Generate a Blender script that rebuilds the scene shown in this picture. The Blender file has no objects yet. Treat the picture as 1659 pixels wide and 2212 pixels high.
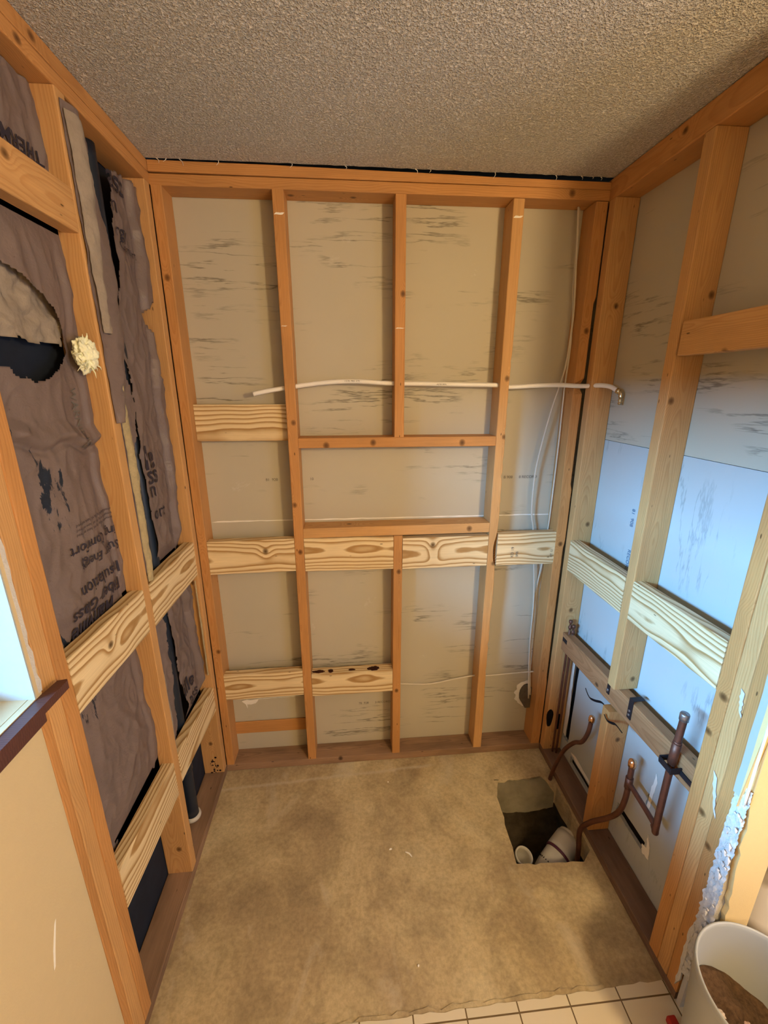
import bpy, bmesh, math, random
from mathutils import Vector, Matrix, noise
from mathutils.geometry import tessellate_polygon
random.seed(7)
C = bpy.context.scene.collection
SC = bpy.context.scene
W, H = 1.532, 2.44          # alcove width between stud faces, ceiling height
D = .089                    # stud depth

# ------------------------------------------------------------------ camera, world, lights, exposure
cam = bpy.data.cameras.new('camera'); camo = bpy.data.objects.new('camera', cam); C.objects.link(camo)
cam.sensor_fit = 'VERTICAL'; cam.sensor_height = 24.0
cam.lens = 24.0 * 909.6 / 2212; cam.clip_start = .02
pitch, yaw = .285637, .085498
f = Vector((math.sin(yaw)*math.cos(pitch), math.cos(yaw)*math.cos(pitch), -math.sin(pitch)))
r = Vector((math.cos(yaw), -math.sin(yaw), 0)); u = r.cross(f)
m = Matrix((r, u, -f)).transposed().to_4x4(); m.translation = Vector((.6071, -1.6327, 1.7482))
camo.matrix_world = m
SC.camera = camo
SC.view_settings.view_transform = 'Standard'; SC.view_settings.look = 'None'
SC.view_settings.gamma = 1; SC.view_settings.use_curve_mapping = False
SC.view_settings.exposure = 0.14
SC.cycles.use_denoising = True
SC.cycles.max_bounces = 8; SC.cycles.diffuse_bounces = 5

world = bpy.data.worlds.new('sky'); SC.world = world; world.use_nodes = True
wn = world.node_tree; wn.nodes.clear()
wo = wn.nodes.new('ShaderNodeOutputWorld'); wb = wn.nodes.new('ShaderNodeBackground')
wt = wn.nodes.new('ShaderNodeTexCoord'); ws = wn.nodes.new('ShaderNodeSeparateXYZ'); wr = wn.nodes.new('ShaderNodeValToRGB')
wn.links.new(wt.outputs['Generated'], ws.inputs[0]); wn.links.new(ws.outputs[2], wr.inputs[0])
wr.color_ramp.elements[0].position = .0; wr.color_ramp.elements[0].color = (.10, .11, .10, 1)
wr.color_ramp.elements[1].position = .06; wr.color_ramp.elements[1].color = (.42, .68, 1, 1)
wn.links.new(wr.outputs[0], wb.inputs[0]); wb.inputs[1].default_value = 2.2
wn.links.new(wb.outputs[0], wo.inputs[0])

def area(name, loc, target, sx, sy, power, color, spread=math.pi):
    l = bpy.data.lights.new(name, 'AREA'); l.shape = 'RECTANGLE'; l.size = sx; l.size_y = sy
    l.energy = power; l.color = color; l.spread = spread
    o = bpy.data.objects.new(name, l); C.objects.link(o); o.location = loc
    o.rotation_euler = (Vector(target)-Vector(loc)).to_track_quat('-Z', 'Y').to_euler()
    return o
SKYC = (.22, .56, 1.0)
area('sky_light', (-2.1, -1.95, 2.03), (1.5, -.8, 1.2), 2.4, .55, 640, SKYC)       # daylight falling in through window_1
def lamp(name, loc, power, color, rad):
    l = bpy.data.lights.new(name, 'POINT'); l.energy = power; l.color = color; l.shadow_soft_size = rad
    o = bpy.data.objects.new(name, l); C.objects.link(o); o.location = loc
lamp('vanity_light', (1.72, -2.1, 2.0), 84, (1.0, .71, .37), .09)
area('cool_fill_right', (2.68, -2.0, 1.35), (.0, -.4, 1.5), 1.0, 1.1, 20, (.40, .60, 1.0))     # unseen cool fill, added to tint the left wall blue

# ------------------------------------------------------------------ material helpers
def N(nt, t, **kw):
    n = nt.nodes.new(t)
    for k, v in kw.items():
        if k.startswith('i_'):
            n.inputs[k[2:]].default_value = v
        else: setattr(n, k, v)
    return n
def newmat(name, rough=.6, spec=.3, metallic=0):
    mt = bpy.data.materials.new(name); mt.use_nodes = True; nt = mt.node_tree
    b = nt.nodes['Principled BSDF']; b.inputs['Roughness'].default_value = rough
    b.inputs['Specular IOR Level'].default_value = spec; b.inputs['Metallic'].default_value = metallic
    return mt, nt, b
def coords(nt, scale=(1,1,1), space='Object', rot=(0,0,0), loc=(0,0,0)):
    tc = N(nt, 'ShaderNodeTexCoord'); mp = N(nt, 'ShaderNodeMapping')
    mp.inputs['Scale'].default_value = scale; mp.inputs['Rotation'].default_value = rot; mp.inputs['Location'].default_value = loc
    nt.links.new(tc.outputs[space], mp.inputs[0]); return mp.outputs[0]
def ntex(nt, vec, scale=5, detail=4, rough=.55, dist=0):
    n = N(nt, 'ShaderNodeTexNoise'); n.inputs['Scale'].default_value = scale; n.inputs['Detail'].default_value = detail
    n.inputs['Roughness'].default_value = rough; n.inputs['Distortion'].default_value = dist
    nt.links.new(vec, n.inputs['Vector']); return n.outputs['Fac']
def ramp(nt, fac, stops, interp='LINEAR'):
    n = N(nt, 'ShaderNodeValToRGB'); cr = n.color_ramp; cr.interpolation = interp
    while len(cr.elements) < len(stops): cr.elements.new(.5)
    for e, (p, c) in zip(cr.elements, stops):
        e.position = p; e.color = (c, c, c, 1) if isinstance(c, (int, float)) else (*c, 1)
    nt.links.new(fac, n.inputs[0]); return n.outputs[0]
def mixc(nt, fac, a, b, mode='MIX'):
    n = N(nt, 'ShaderNodeMix', data_type='RGBA', blend_type=mode)
    for i, v in ((0, fac), (6, a), (7, b)):
        if isinstance(v, (int, float)): n.inputs[i].default_value = v if i == 0 else (v, v, v, 1)
        elif isinstance(v, tuple): n.inputs[i].default_value = (*v, 1)
        else: nt.links.new(v, n.inputs[i])
    return n.outputs[2]
def mth(nt, op, a, b=0.0, c=None):
    n = N(nt, 'ShaderNodeMath', operation=op)
    for i, v in enumerate((a, b) if c is None else (a, b, c)):
        if isinstance(v, (int, float)): n.inputs[i].default_value = v
        else: nt.links.new(v, n.inputs[i])
    return n.outputs[0]
def bump(nt, b, h, strength=.3, dist=.002):
    n = N(nt, 'ShaderNodeBump'); n.inputs['Strength'].default_value = strength; n.inputs['Distance'].default_value = dist
    nt.links.new(h, n.inputs['Height']); nt.links.new(n.outputs[0], b.inputs['Normal'])
def flat(name, col, rough=.6, spec=.3, metallic=0, var=.12, scale=30, bumps=.15):
    mt, nt, b = newmat(name, rough, spec, metallic)
    v = coords(nt); f_ = ntex(nt, v, scale, 5)
    c = mixc(nt, f_, tuple(x*(1-var) for x in col), tuple(min(1, x*(1+var)) for x in col))
    nt.links.new(c, b.inputs['Base Color'])
    if bumps: bump(nt, b, ntex(nt, v, scale*4, 4), bumps)
    return mt

def wood(name, light, dark, freq, contrast, rough=.6, dirt=.25):
    """Sawn timber: growth rings round a pith line that runs along the board's own X, knots set per board."""
    mt, nt, b = newmat(name, rough, .3)
    tc = N(nt, 'ShaderNodeTexCoord'); oi = N(nt, 'ShaderNodeObjectInfo')
    P = tc.outputs['Object']
    off = N(nt, 'ShaderNodeVectorMath', operation='SCALE'); off.inputs[0].default_value = (7, 5, 3)
    nt.links.new(oi.outputs['Random'], off.inputs['Scale'])
    def attr(n_):
        a = N(nt, 'ShaderNodeAttribute', attribute_type='OBJECT', attribute_name=n_); return a.outputs['Vector']
    def shifted(scale):
        mp = N(nt, 'ShaderNodeMapping'); mp.inputs['Scale'].default_value = scale
        ad = N(nt, 'ShaderNodeVectorMath', operation='ADD'); nt.links.new(P, ad.inputs[0]); nt.links.new(off.outputs[0], ad.inputs[1])
        nt.links.new(ad.outputs[0], mp.inputs[0]); return mp.outputs[0]
    d = N(nt, 'ShaderNodeVectorMath', operation='SUBTRACT'); nt.links.new(P, d.inputs[0]); nt.links.new(attr('pith'), d.inputs[1])
    sp = N(nt, 'ShaderNodeSeparateXYZ'); nt.links.new(d.outputs[0], sp.inputs[0])
    y2 = mth(nt, 'MULTIPLY', sp.outputs[1], sp.outputs[1]); z2 = mth(nt, 'MULTIPLY', sp.outputs[2], sp.outputs[2])
    rad = mth(nt, 'SQRT', mth(nt, 'ADD', y2, z2))
    wob = ntex(nt, shifted((2.2, 3, 3)), 1.0, 2); rad = mth(nt, 'ADD', rad, mth(nt, 'MULTIPLY', wob, .05))
    fine = ntex(nt, shifted((9, 30, 30)), 1.0, 3); rad = mth(nt, 'ADD', rad, mth(nt, 'MULTIPLY', fine, .0035))
    knots = None
    for kn in ('knot_a', 'knot_b', 'knot_c'):
        kd = N(nt, 'ShaderNodeVectorMath', operation='SUBTRACT'); nt.links.new(P, kd.inputs[0]); nt.links.new(attr(kn), kd.inputs[1])
        ks = N(nt, 'ShaderNodeMapping'); ks.inputs['Scale'].default_value = (.7, .85, .6); nt.links.new(kd.outputs[0], ks.inputs[0])
        kl = N(nt, 'ShaderNodeVectorMath', operation='LENGTH'); nt.links.new(ks.outputs[0], kl.inputs[0])
        e = mth(nt, 'POWER', 2.718, mth(nt, 'MULTIPLY', mth(nt, 'MULTIPLY', kl.outputs['Value'], kl.outputs['Value']), -2400.0))
        rad = mth(nt, 'ADD', rad, mth(nt, 'MULTIPLY', e, .014))
        core = ramp(nt, mth(nt, 'ADD', kl.outputs['Value'], mth(nt, 'MULTIPLY', fine, .004)), [(.0066, 1), (.0105, .0)])
        knots = core if knots is None else mth(nt, 'MAXIMUM', knots, core)
    ring = mth(nt, 'FRACT', mth(nt, 'MULTIPLY', rad, freq))
    prof = ramp(nt, ring, [(0, 0.0), (.45, .12), (.82, 1), (.92, .9), (1, 0)])
    base = mixc(nt, mth(nt, 'MULTIPLY', prof, contrast), light, dark)
    fib = ntex(nt, shifted((6, 260, 260)), 1.0, 3, .7)
    base = mixc(nt, .35, base, ramp(nt, fib, [(.3, .55), (.7, 1.0)]), 'MULTIPLY')
    blot = ntex(nt, shifted((3, 14, 14)), 1.0, 4)
    base = mixc(nt, dirt, base, ramp(nt, blot, [(.35, .55), (.62, 1.0)]), 'MULTIPLY')
    base = mixc(nt, knots, base, tuple(x*.28 for x in dark))
    # nail holes
    vo = N(nt, 'ShaderNodeTexVoronoi'); vo.inputs['Scale'].default_value = 1.0; nt.links.new(shifted((9, 30, 30)), vo.inputs['Vector'])
    nail = ramp(nt, vo.outputs['Distance'], [(.04, .25), (.07, 1)])
    base = mixc(nt, 1.0, base, nail, 'MULTIPLY')
    nt.links.new(base, b.inputs['Base Color'])
    bump(nt, b, mth(nt, 'ADD', mth(nt, 'MULTIPLY', fib, .6), prof), .25, .0006)
    return mt

OLD = wood('old_fir', (.60, .30, .105), (.45, .19, .055), 260, .45, .55, .35)
OLDP = wood('old_fir_pale', (.66, .38, .155), (.50, .24, .08), 230, .5, .55, .3)
NEW = wood('new_pine', (.84, .68, .41), (.42, .24, .085), 92, 1.0, .6, .12)
SOLE = wood('weathered_sole', (.38, .235, .145), (.20, .12, .075), 220, .5, .8, .85)
SOLER = wood('wet_dark_sole', (.25, .155, .11), (.12, .07, .05), 220, .5, .65, .9)
RAILW = wood('dirty_rail', (.46, .22, .095), (.30, .13, .05), 220, .5, .7, .55)
DARKWOOD = wood('stained_oak', (.115, .05, .045), (.06, .025, .025), 200, .5, .35, .2)

def drywall_back(name, col, along):
    """Grey back paper of gypsum board with scuffed streaks along one direction."""
    mt, nt, b = newmat(name, .75, .2)
    s = (2.2, 30, 30) if along == 'h' else (16, 16, 1.6)
    s1 = (1.1, 1.1, 14) if along == 'h' else (9, 9, 1.3)
    v = coords(nt, s1, loc=(.3, .2, .7)); n1 = ntex(nt, v, 1.0, 6, .62, .1)
    line = ramp(nt, n1, [(.480, 1), (.497, .48), (.503, .48), (.520, 1)] if along == 'h' else [(.485, 1), (.5, .72), (.515, 1)])
    mask = ramp(nt, ntex(nt, coords(nt, (3.2, 3.2, 5)), 1.0, 3), [(.51, 0), (.64, 1)])
    c = mixc(nt, ntex(nt, coords(nt, (2.5, 2.5, 2.5)), 1.0, 3), tuple(x*.93 for x in col), tuple(x*1.06 for x in col))
    c = mixc(nt, mask, c, mixc(nt, 1.0, c, line, 'MULTIPLY'))
    chalk = ramp(nt, ntex(nt, coords(nt, (5, 5, 6), loc=(4.2, 1, 2)), 1.0, 7, .7, .5), [(.66, 0), (.74, .5)])
    c = mixc(nt, chalk, c, (.70, .70, .68))
    nt.links.new(c, b.inputs['Base Color'])
    bump(nt, b, ntex(nt, coords(nt), 220, 3), .12, .001)
    return mt
GYPH = drywall_back('gypsum_back_paper', (.49, .46, .37), 'h')
GYPV = drywall_back('gypsum_back_paper_lower', (.47, .50, .50), 'v')

def ceilmat():
    mt, nt, b = newmat('textured_ceiling', .85, .15)
    v = coords(nt); n1 = ntex(nt, v, 145, 3, .6); n2 = ntex(nt, v, 290, 2, .5)
    h = ramp(nt, mth(nt, 'ADD', mth(nt, 'MULTIPLY', n1, .75), mth(nt, 'MULTIPLY', n2, .25)), [(.36, 0), (.62, 1)])
    nt.links.new(mixc(nt, h, (.58, .56, .52), (.86, .84, .80)), b.inputs['Base Color'])  # hollows darker, bumps paler: relief shading put into the colour
    bump(nt, b, h, 1.0, .006); return mt
CEIL = ceilmat()

def concrete():
    mt, nt, b = newmat('stained_concrete', .62, .3)
    v = coords(nt)
    big = ntex(nt, v, 2.6, 7, .62, .7); mid = ntex(nt, v, 9, 8, .7, .3); fine = ntex(nt, v, 70, 6, .7)
    c = ramp(nt, big, [(.32, (.33, .25, .155)), (.46, (.43, .34, .205)), (.56, (.52, .425, .255)), (.70, (.62, .53, .34))])
    c = mixc(nt, .55, c, ramp(nt, mid, [(.34, .66), (.56, 1.08)]), 'MULTIPLY')
    c = mixc(nt, .4, c, ramp(nt, fine, [(.36, .5), (.60, 1.12)]), 'MULTIPLY')
    pale = ramp(nt, ntex(nt, coords(nt, (2.2, 1.1, 1), loc=(3.1, 8, 0)), 2.4, 7, .6, .8), [(.58, 0), (.72, .55)])
    c = mixc(nt, pale, c, (.60, .54, .42))
    sp = ramp(nt, ntex(nt, coords(nt, loc=(9, 2, 0)), 16, 5, .75), [(.70, 0), (.76, .75)])
    c = mixc(nt, sp, c, (.13, .085, .055))
    # trowelled seam running parallel to the back wall
    sx = N(nt, 'ShaderNodeSeparateXYZ'); nt.links.new(v, sx.inputs[0])
    yy = mth(nt, 'ADD', mth(nt, 'ADD', sx.outputs[1], .098), mth(nt, 'MULTIPLY', mth(nt, 'SUBTRACT', mid, .5), .02))
    yy = mth(nt, 'ADD', yy, mth(nt, 'MULTIPLY', sx.outputs[0], -.05))
    seam = ramp(nt, mth(nt, 'ABSOLUTE', yy), [(0, .45), (.012, 0)])
    xm = ramp(nt, sx.outputs[0], [(.95, 1), (1.1, 0)])
    c = mixc(nt, mth(nt, 'MULTIPLY', seam, xm), c, (.62, .57, .46))
    nt.links.new(c, b.inputs['Base Color'])
    nt.links.new(ramp(nt, mid, [(.3, .5), (.7, .75)]), b.inputs['Roughness'])
    bump(nt, b, mth(nt, 'ADD', fine, mid), .25, .002); return mt
CONC = concrete()

def tiles():
    mt, nt, b = newmat('cream_floor_tile', .25, .5)
    br = N(nt, 'ShaderNodeTexBrick'); br.offset = 0; br.squash = 1
    nt.links.new(coords(nt, loc=(-.135, .905, 0)), br.inputs['Vector'])
    for k, v in (('Scale', 1), ('Mortar Size', .0022), ('Mortar Smooth', .2), ('Brick Width', .155), ('Row Height', .155)): br.inputs[k].default_value = v
    br.inputs['Color1'].default_value = (.66, .60, .46, 1); br.inputs['Color2'].default_value = (.70, .63, .49, 1); br.inputs['Mortar'].default_value = (.16, .11, .05, 1)
    nt.links.new(br.outputs['Color'], b.inputs['Base Color'])
    bump(nt, b, mth(nt, 'SUBTRACT', 1.0, br.outputs['Fac']), .5, .002); return mt
TILE = tiles()

def kraft(name, stains):
    mt, nt, b = newmat(name, .36, .5)
    v = coords(nt, space='Object')
    c = mixc(nt, ntex(nt, v, 6, 6, .65), (.30, .235, .225), (.40, .32, .30))
    spk = ramp(nt, ntex(nt, v, 90, 4, .7), [(.66, 0), (.72, .5)])
    c = mixc(nt, spk, c, (.16, .105, .09))
    if stains:
        st = ntex(nt, coords(nt, (1, 11, 3.4), loc=(0, 2.4, 3.3)), 1.0, 7, .66, .25)
        sx = N(nt, 'ShaderNodeSeparateXYZ'); nt.links.new(v, sx.inputs[0])
        zone = mth(nt, 'MULTIPLY', ramp(nt, mth(nt, 'MULTIPLY', sx.outputs[1], -1.0), [(.55, 0), (.64, 1)]), ramp(nt, mth(nt, 'SUBTRACT', sx.outputs[2], 1.0), [(.68, 1), (.76, 0)]))
        edge = ramp(nt, mth(nt, 'MULTIPLY', sx.outputs[1], -1.0), [(.73, 0), (.80, .10)])
        msk = ramp(nt, mth(nt, 'ADD', mth(nt, 'MULTIPLY', st, zone), edge), [(.585, 0), (.600, 1)])
        c = mixc(nt, msk, c, (.035, .05, .085))
    nt.links.new(c, b.inputs['Base Color'])
    bump(nt, b, mth(nt, 'ADD', ntex(nt, v, 40, 6, .65, .5), mth(nt, 'MULTIPLY', ntex(nt, v, 9, 5, .6, 1.2), 1.5)), .45, .004); return mt
KRAFT = kraft('kraft_paper', False); KRAFTS = kraft('tarred_kraft_paper', True)
FIBER = flat('yellow_fiberglass', (.72, .62, .38), .95, .05, var=.25, scale=60, bumps=.9)
FIBERG = flat('dusty_fiberglass', (.56, .49, .41), .95, .05, var=.3, scale=25, bumps=.9)
FIBERY = flat('fluffy_fiberglass', (.88, .90, .66), .95, .05, var=.12, scale=60, bumps=.9)
PAINT = flat('beige_wall_paint', (.60, .49, .30), .55, .3, var=.03, scale=60, bumps=.12)
PAINTY = flat('lamplit_wall_paint', (.72, .54, .25), .55, .3, var=.03, scale=90, bumps=.2)  # beige wall paint made yellower and brighter, warm lamp light in its colour
REVEAL = flat('white_reveal_paint', (.40, .44, .44), .5, .3, var=.03, scale=20, bumps=.06)
GYPSUM = flat('broken_gypsum', (.60, .59, .58), .95, .05, var=.12, scale=80, bumps=.9)
PEELED = flat('peeled_white_paper', (.85, .83, .78), .8, .1, var=.06, scale=40)
BLACKF = flat('black_sheathing', (.012, .018, .034), .8, .25, var=.4, scale=20)
ABS = flat('black_abs_pipe', (.012, .020, .036), .4, .4, var=.2, scale=14, bumps=.05)
PEX = flat('white_pex', (.82, .80, .76), .35, .4, var=.02, scale=20, bumps=0)
PVC = flat('grey_white_pvc', (.58, .55, .48), .4, .4, var=.12, scale=15, bumps=.05)
PRIMER = flat('purple_primer', (.10, .02, .045), .4, .4, var=.3, scale=30)
COPPER = flat('tarnished_copper', (.17, .075, .05), .5, .5, .7, var=.45, scale=35, bumps=.2)
COPPERB = flat('bright_copper', (.85, .52, .30), .25, .5, 1, var=.1, scale=30, bumps=.1)
BRASS = flat('nickel_brass', (.62, .56, .42), .25, .5, 1, var=.1, scale=30, bumps=0)
IRON = flat('black_iron', (.035, .03, .035), .5, .4, .6, var=.3, scale=40)
GALV = flat('galvanized_steel', (.35, .35, .37), .4, .5, .9, var=.2, scale=40)
CABLE = flat('grey_cable_jacket', (.58, .53, .44), .5, .3, var=.05, scale=30, bumps=0)
INK = flat('black_print_ink', (.035, .03, .045), .6, .2, var=.3, scale=60, bumps=0)
INKG = flat('faded_print_ink', (.14, .13, .12), .7, .2, var=.3, scale=60, bumps=0)
SOIL = flat('dark_soil', (.085, .065, .04), .95, .05, var=.7, scale=22, bumps=1.0)
DEBRIS = flat('brown_rubble', (.11, .065, .035), .9, .1, var=.8, scale=110, bumps=1.0)
BINM = flat('white_bin_plastic', (.42, .44, .43), .35, .45, var=.04, scale=8, bumps=.03)
PORC = flat('white_porcelain', (.72, .70, .66), .12, .6, var=.02, scale=4, bumps=0)
VINYL = flat('dark_brown_flooring', (.085, .045, .03), .5, .3, var=.3, scale=12, bumps=.2)
BROWNW = flat('brown_cabinet_wood', (.22, .10, .035), .5, .3, var=.2, scale=12, bumps=.1)
RED = flat('red_plastic', (.42, .03, .02), .5, .3, var=.1)
BLACKM = flat('void_and_patch_black', (.01, .008, .008), .9, .1, var=.3)  # darkness of the voids put in as black; also colours the stud-foot patches
CHROME = flat('chrome', (.7, .7, .7), .15, .5, 1, bumps=0)
CEILEDGE = flat('ceiling_gypsum_edge', (.70, .67, .60), .9, .1, var=.1, scale=90, bumps=.5)

# ------------------------------------------------------------------ geometry helpers
def obj(name, bm, mat, parent=None, smooth=False, mats=None):
    me = bpy.data.meshes.new(name); bm.normal_update(); bm.to_mesh(me); bm.free()
    for mm in (mats or [mat]): me.materials.append(mm)
    if smooth:
        for p in me.polygons: p.use_smooth = True
    o = bpy.data.objects.new(name, me); C.objects.link(o)
    if parent: o.parent = parent
    return o
def tag(o, label=None, cat=None, group=None, kind=None):
    for k, v in (('label', label), ('category', cat), ('group', group), ('kind', kind)):
        if v: o[k] = v
    return o
def empty(name, loc=(0,0,0)):
    o = bpy.data.objects.new(name, None); o.empty_display_size = .05; C.objects.link(o); o.location = loc; return o
def adopt(parent, *kids):
    """children are modelled in world coordinates: keep them there"""
    for k in kids:
        k.parent = parent; k.matrix_parent_inverse = Matrix.Translation(parent.location).inverted()
def box(bm, x0, x1, y0, y1, z0, z1, bev=0, mi=0):
    r_ = bmesh.ops.create_cube(bm, size=1); vs = r_['verts']
    for v in vs: v.co = Vector(((x0+x1)/2 + v.co.x*(x1-x0), (y0+y1)/2 + v.co.y*(y1-y0), (z0+z1)/2 + v.co.z*(z1-z0)))
    fs = {f_ for v in vs for f_ in v.link_faces}
    for f_ in fs: f_.material_index = mi
    if bev:
        es = {e for v in vs for e in v.link_edges}
        bmesh.ops.bevel(bm, geom=list(es), offset=bev, segments=2, affect='EDGES', profile=.6)
    return vs
def boxo(name, *a, mat=None, bev=0, parent=None):
    bm = bmesh.new(); box(bm, *a, bev=bev); return obj(name, bm, mat, parent)
def smoothpath(pts, n=8):
    P = [Vector(p) for p in pts]
    if len(P) < 3: return [P[0].lerp(P[-1], i/n) for i in range(n+1)]
    out = []
    for i in range(len(P)-1):
        p0 = P[max(i-1, 0)]; p1 = P[i]; p2 = P[i+1]; p3 = P[min(i+2, len(P)-1)]
        for k in range(n):
            t = k/n
            out.append(.5*((2*p1)+(-p0+p2)*t+(2*p0-5*p1+4*p2-p3)*t*t+(-p0+3*p1-3*p2+p3)*t**3))
    out.append(P[-1]); return out
def tube(bm, path, rad, seg=12, cap=True, mi=0, flatten=1.0):
    P = [Vector(p) for p in path]; rings = []
    up = None
    for i, p in enumerate(P):
        t = (P[min(i+1, len(P)-1)] - P[max(i-1, 0)]).normalized()
        if up is None:
            up = Vector((0, 0, 1)) if abs(t.z) < .9 else Vector((1, 0, 0))
        a = t.cross(up).normalized(); b_ = a.cross(t).normalized(); up = b_
        rr = rad(i/(len(P)-1)) if callable(rad) else rad
        rings.append([bm.verts.new(p + a*math.cos(2*math.pi*k/seg)*rr + b_*math.sin(2*math.pi*k/seg)*rr*flatten) for k in range(seg)])
    for q in range(len(rings)-1):
        for k in range(seg):
            f_ = bm.faces.new((rings[q][k], rings[q][(k+1) % seg], rings[q+1][(k+1) % seg], rings[q+1][k])); f_.material_index = mi; f_.smooth = True
    if cap:
        for rr in (rings[0][::-1], rings[-1]):
            f_ = bm.faces.new(rr); f_.material_index = mi
    bmesh.ops.recalc_face_normals(bm, faces=bm.faces)
def tubeo(name, pts, rad, mat, n=8, seg=12, parent=None, flatten=1.0):
    bm = bmesh.new(); tube(bm, smoothpath(pts, n), rad, seg, flatten=flatten); return obj(name, bm, mat, parent)
def lathe(bm, prof, c, seg=40, mi=0):
    rings = [[bm.verts.new((c[0]+rr*math.cos(2*math.pi*k/seg), c[1]+rr*math.sin(2*math.pi*k/seg), c[2]+z)) for k in range(seg)] for rr, z in prof]
    for q in range(len(rings)-1):
        for k in range(seg):
            f_ = bm.faces.new((rings[q][k], rings[q][(k+1) % seg], rings[q+1][(k+1) % seg], rings[q+1][k])); f_.smooth = True; f_.material_index = mi
    return rings

AX = {'x': Matrix(((1,0,0),(0,1,0),(0,0,1))), 'z': Matrix(((0,1,0),(0,0,1),(1,0,0))), 'y': Matrix(((0,0,1),(1,0,0),(0,1,0)))}
# z: local x->Z, local y->X, local z->Y ; y: local x->Y, local y->Z, local z->X
def board(name, xr, yr, zr, axis, mat, label=None, cat='wood framing', group=None, knots=(), pith=None, bev=.003,
          shape=None, tilt=(0, 0), warp=.0008, parent=None, seed=None):
    """One sawn board; its own X runs along the grain. shape(t, y, z) may push a section point about."""
    rng = random.Random(seed if seed is not None else hash((round(xr[0], 3), round(yr[0], 3), round(zr[0], 3))) & 0xffff)
    c = Vector(((xr[0]+xr[1])/2, (yr[0]+yr[1])/2, (zr[0]+zr[1])/2)); s = Vector((xr[1]-xr[0], yr[1]-yr[0], zr[1]-zr[0]))
    R = AX[axis]; L = R.transposed() @ s; L = Vector((abs(L.x), abs(L.y), abs(L.z)))
    n = max(2, int(L.x/.02)) ; hy, hz = L.y/2, L.z/2
    sec = []
    for sy, sz in ((-1, -1), (1, -1), (1, 1), (-1, 1)):
        cy, cz = sy*(hy-bev), sz*(hz-bev); a0 = {(-1,-1): 180, (1,-1): 270, (1,1): 0, (-1,1): 90}[(sy, sz)]
        for k in range(3):
            a = math.radians(a0+45*k); sec.append((cy+bev*math.cos(a), cz+bev*math.sin(a)))
    bm = bmesh.new(); rings = []
    so = Vector((rng.uniform(0, 50), rng.uniform(0, 50), 0))
    for i in range(n+1):
        t = i/n; lx = (t-.5)*L.x
        wy = noise.noise(so+Vector((lx*1.3, 0, 0)))*warp*2; wz = noise.noise(so+Vector((lx*1.3, 9, 0)))*warp*2
        rg = []
        for k, (py, pz) in enumerate(sec):
            j = noise.noise(so+Vector((lx*14, k*3.1, 0)))*warp*.7
            yy, zz = py+wy+tilt[0]*(t-.5)+(j if py > 0 else -j), pz+wz+tilt[1]*(t-.5)
            if shape:
                yy, zz = shape(t, yy, zz, k)
            rg.append(bm.verts.new((lx, yy, zz)))
        rings.append(rg)
    for q in range(n):
        for k in range(12):
            bm.faces.new((rings[q][k], rings[q][(k+1) % 12], rings[q+1][(k+1) % 12], rings[q+1][k]))
    bm.faces.new(rings[0][::-1]); bm.faces.new(rings[-1])
    bmesh.ops.recalc_face_normals(bm, faces=bm.faces)
    o = obj(name, bm, mat, parent)
    o.matrix_world = Matrix.Translation(c) @ R.to_4x4()
    p = pith or (0, rng.uniform(-.02, .02), rng.choice((-1, 1))*rng.uniform(.03, .07))
    o['pith'] = tuple(float(x) for x in p)
    ks = list(knots)+[(9, 9, 9)]*3
    for nm, k in zip(('knot_a', 'knot_b', 'knot_c'), ks): o[nm] = tuple(float(x) for x in k)
    if label: tag(o, label, cat, group)
    return o

def prism(name, poly, plane, a, b_, mat, parent=None, holes=()):
    """polygon with holes, drawn in a plane ('xz' at y, 'yz' at x, 'xy' at z) and given thickness a..b_"""
    def P3(p, d): return {'xz': Vector((p[0], d, p[1])), 'yz': Vector((d, p[0], p[1])), 'xy': Vector((p[0], p[1], d))}[plane]
    loops = [poly]+list(holes); bm = bmesh.new()
    flat_ = [p for l in loops for p in l]
    tris = tessellate_polygon([[Vector((p[0], p[1], 0)) for p in l] for l in loops])
    va = [bm.verts.new(P3(p, a)) for p in flat_]; vb = [bm.verts.new(P3(p, b_)) for p in flat_]
    for t in tris:
        for vv in ([va[i] for i in t], [vb[i] for i in reversed(t)]):
            try: bm.faces.new(vv)
            except ValueError: pass
    k = 0
    for l in loops:
        n = len(l)
        for i in range(n):
            bm.faces.new((va[k+i], va[k+(i+1) % n], vb[k+(i+1) % n], vb[k+i]))
        k += n
    bmesh.ops.recalc_face_normals(bm, faces=bm.faces)
    return obj(name, bm, mat, parent)
def jag(p0, p1, n, amp, seed=0):
    """ragged line from p0 to p1 (2D)"""
    out = []; dx, dy = p1[0]-p0[0], p1[1]-p0[1]; L = math.hypot(dx, dy); nx, ny = -dy/L, dx/L
    for i in range(n):
        t = i/n; a = amp*noise.noise(Vector((t*n*.7+seed, seed*1.7, 0)))*1.6 if i else 0
        out.append((p0[0]+dx*t+nx*a, p0[1]+dy*t+ny*a))
    return out
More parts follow.
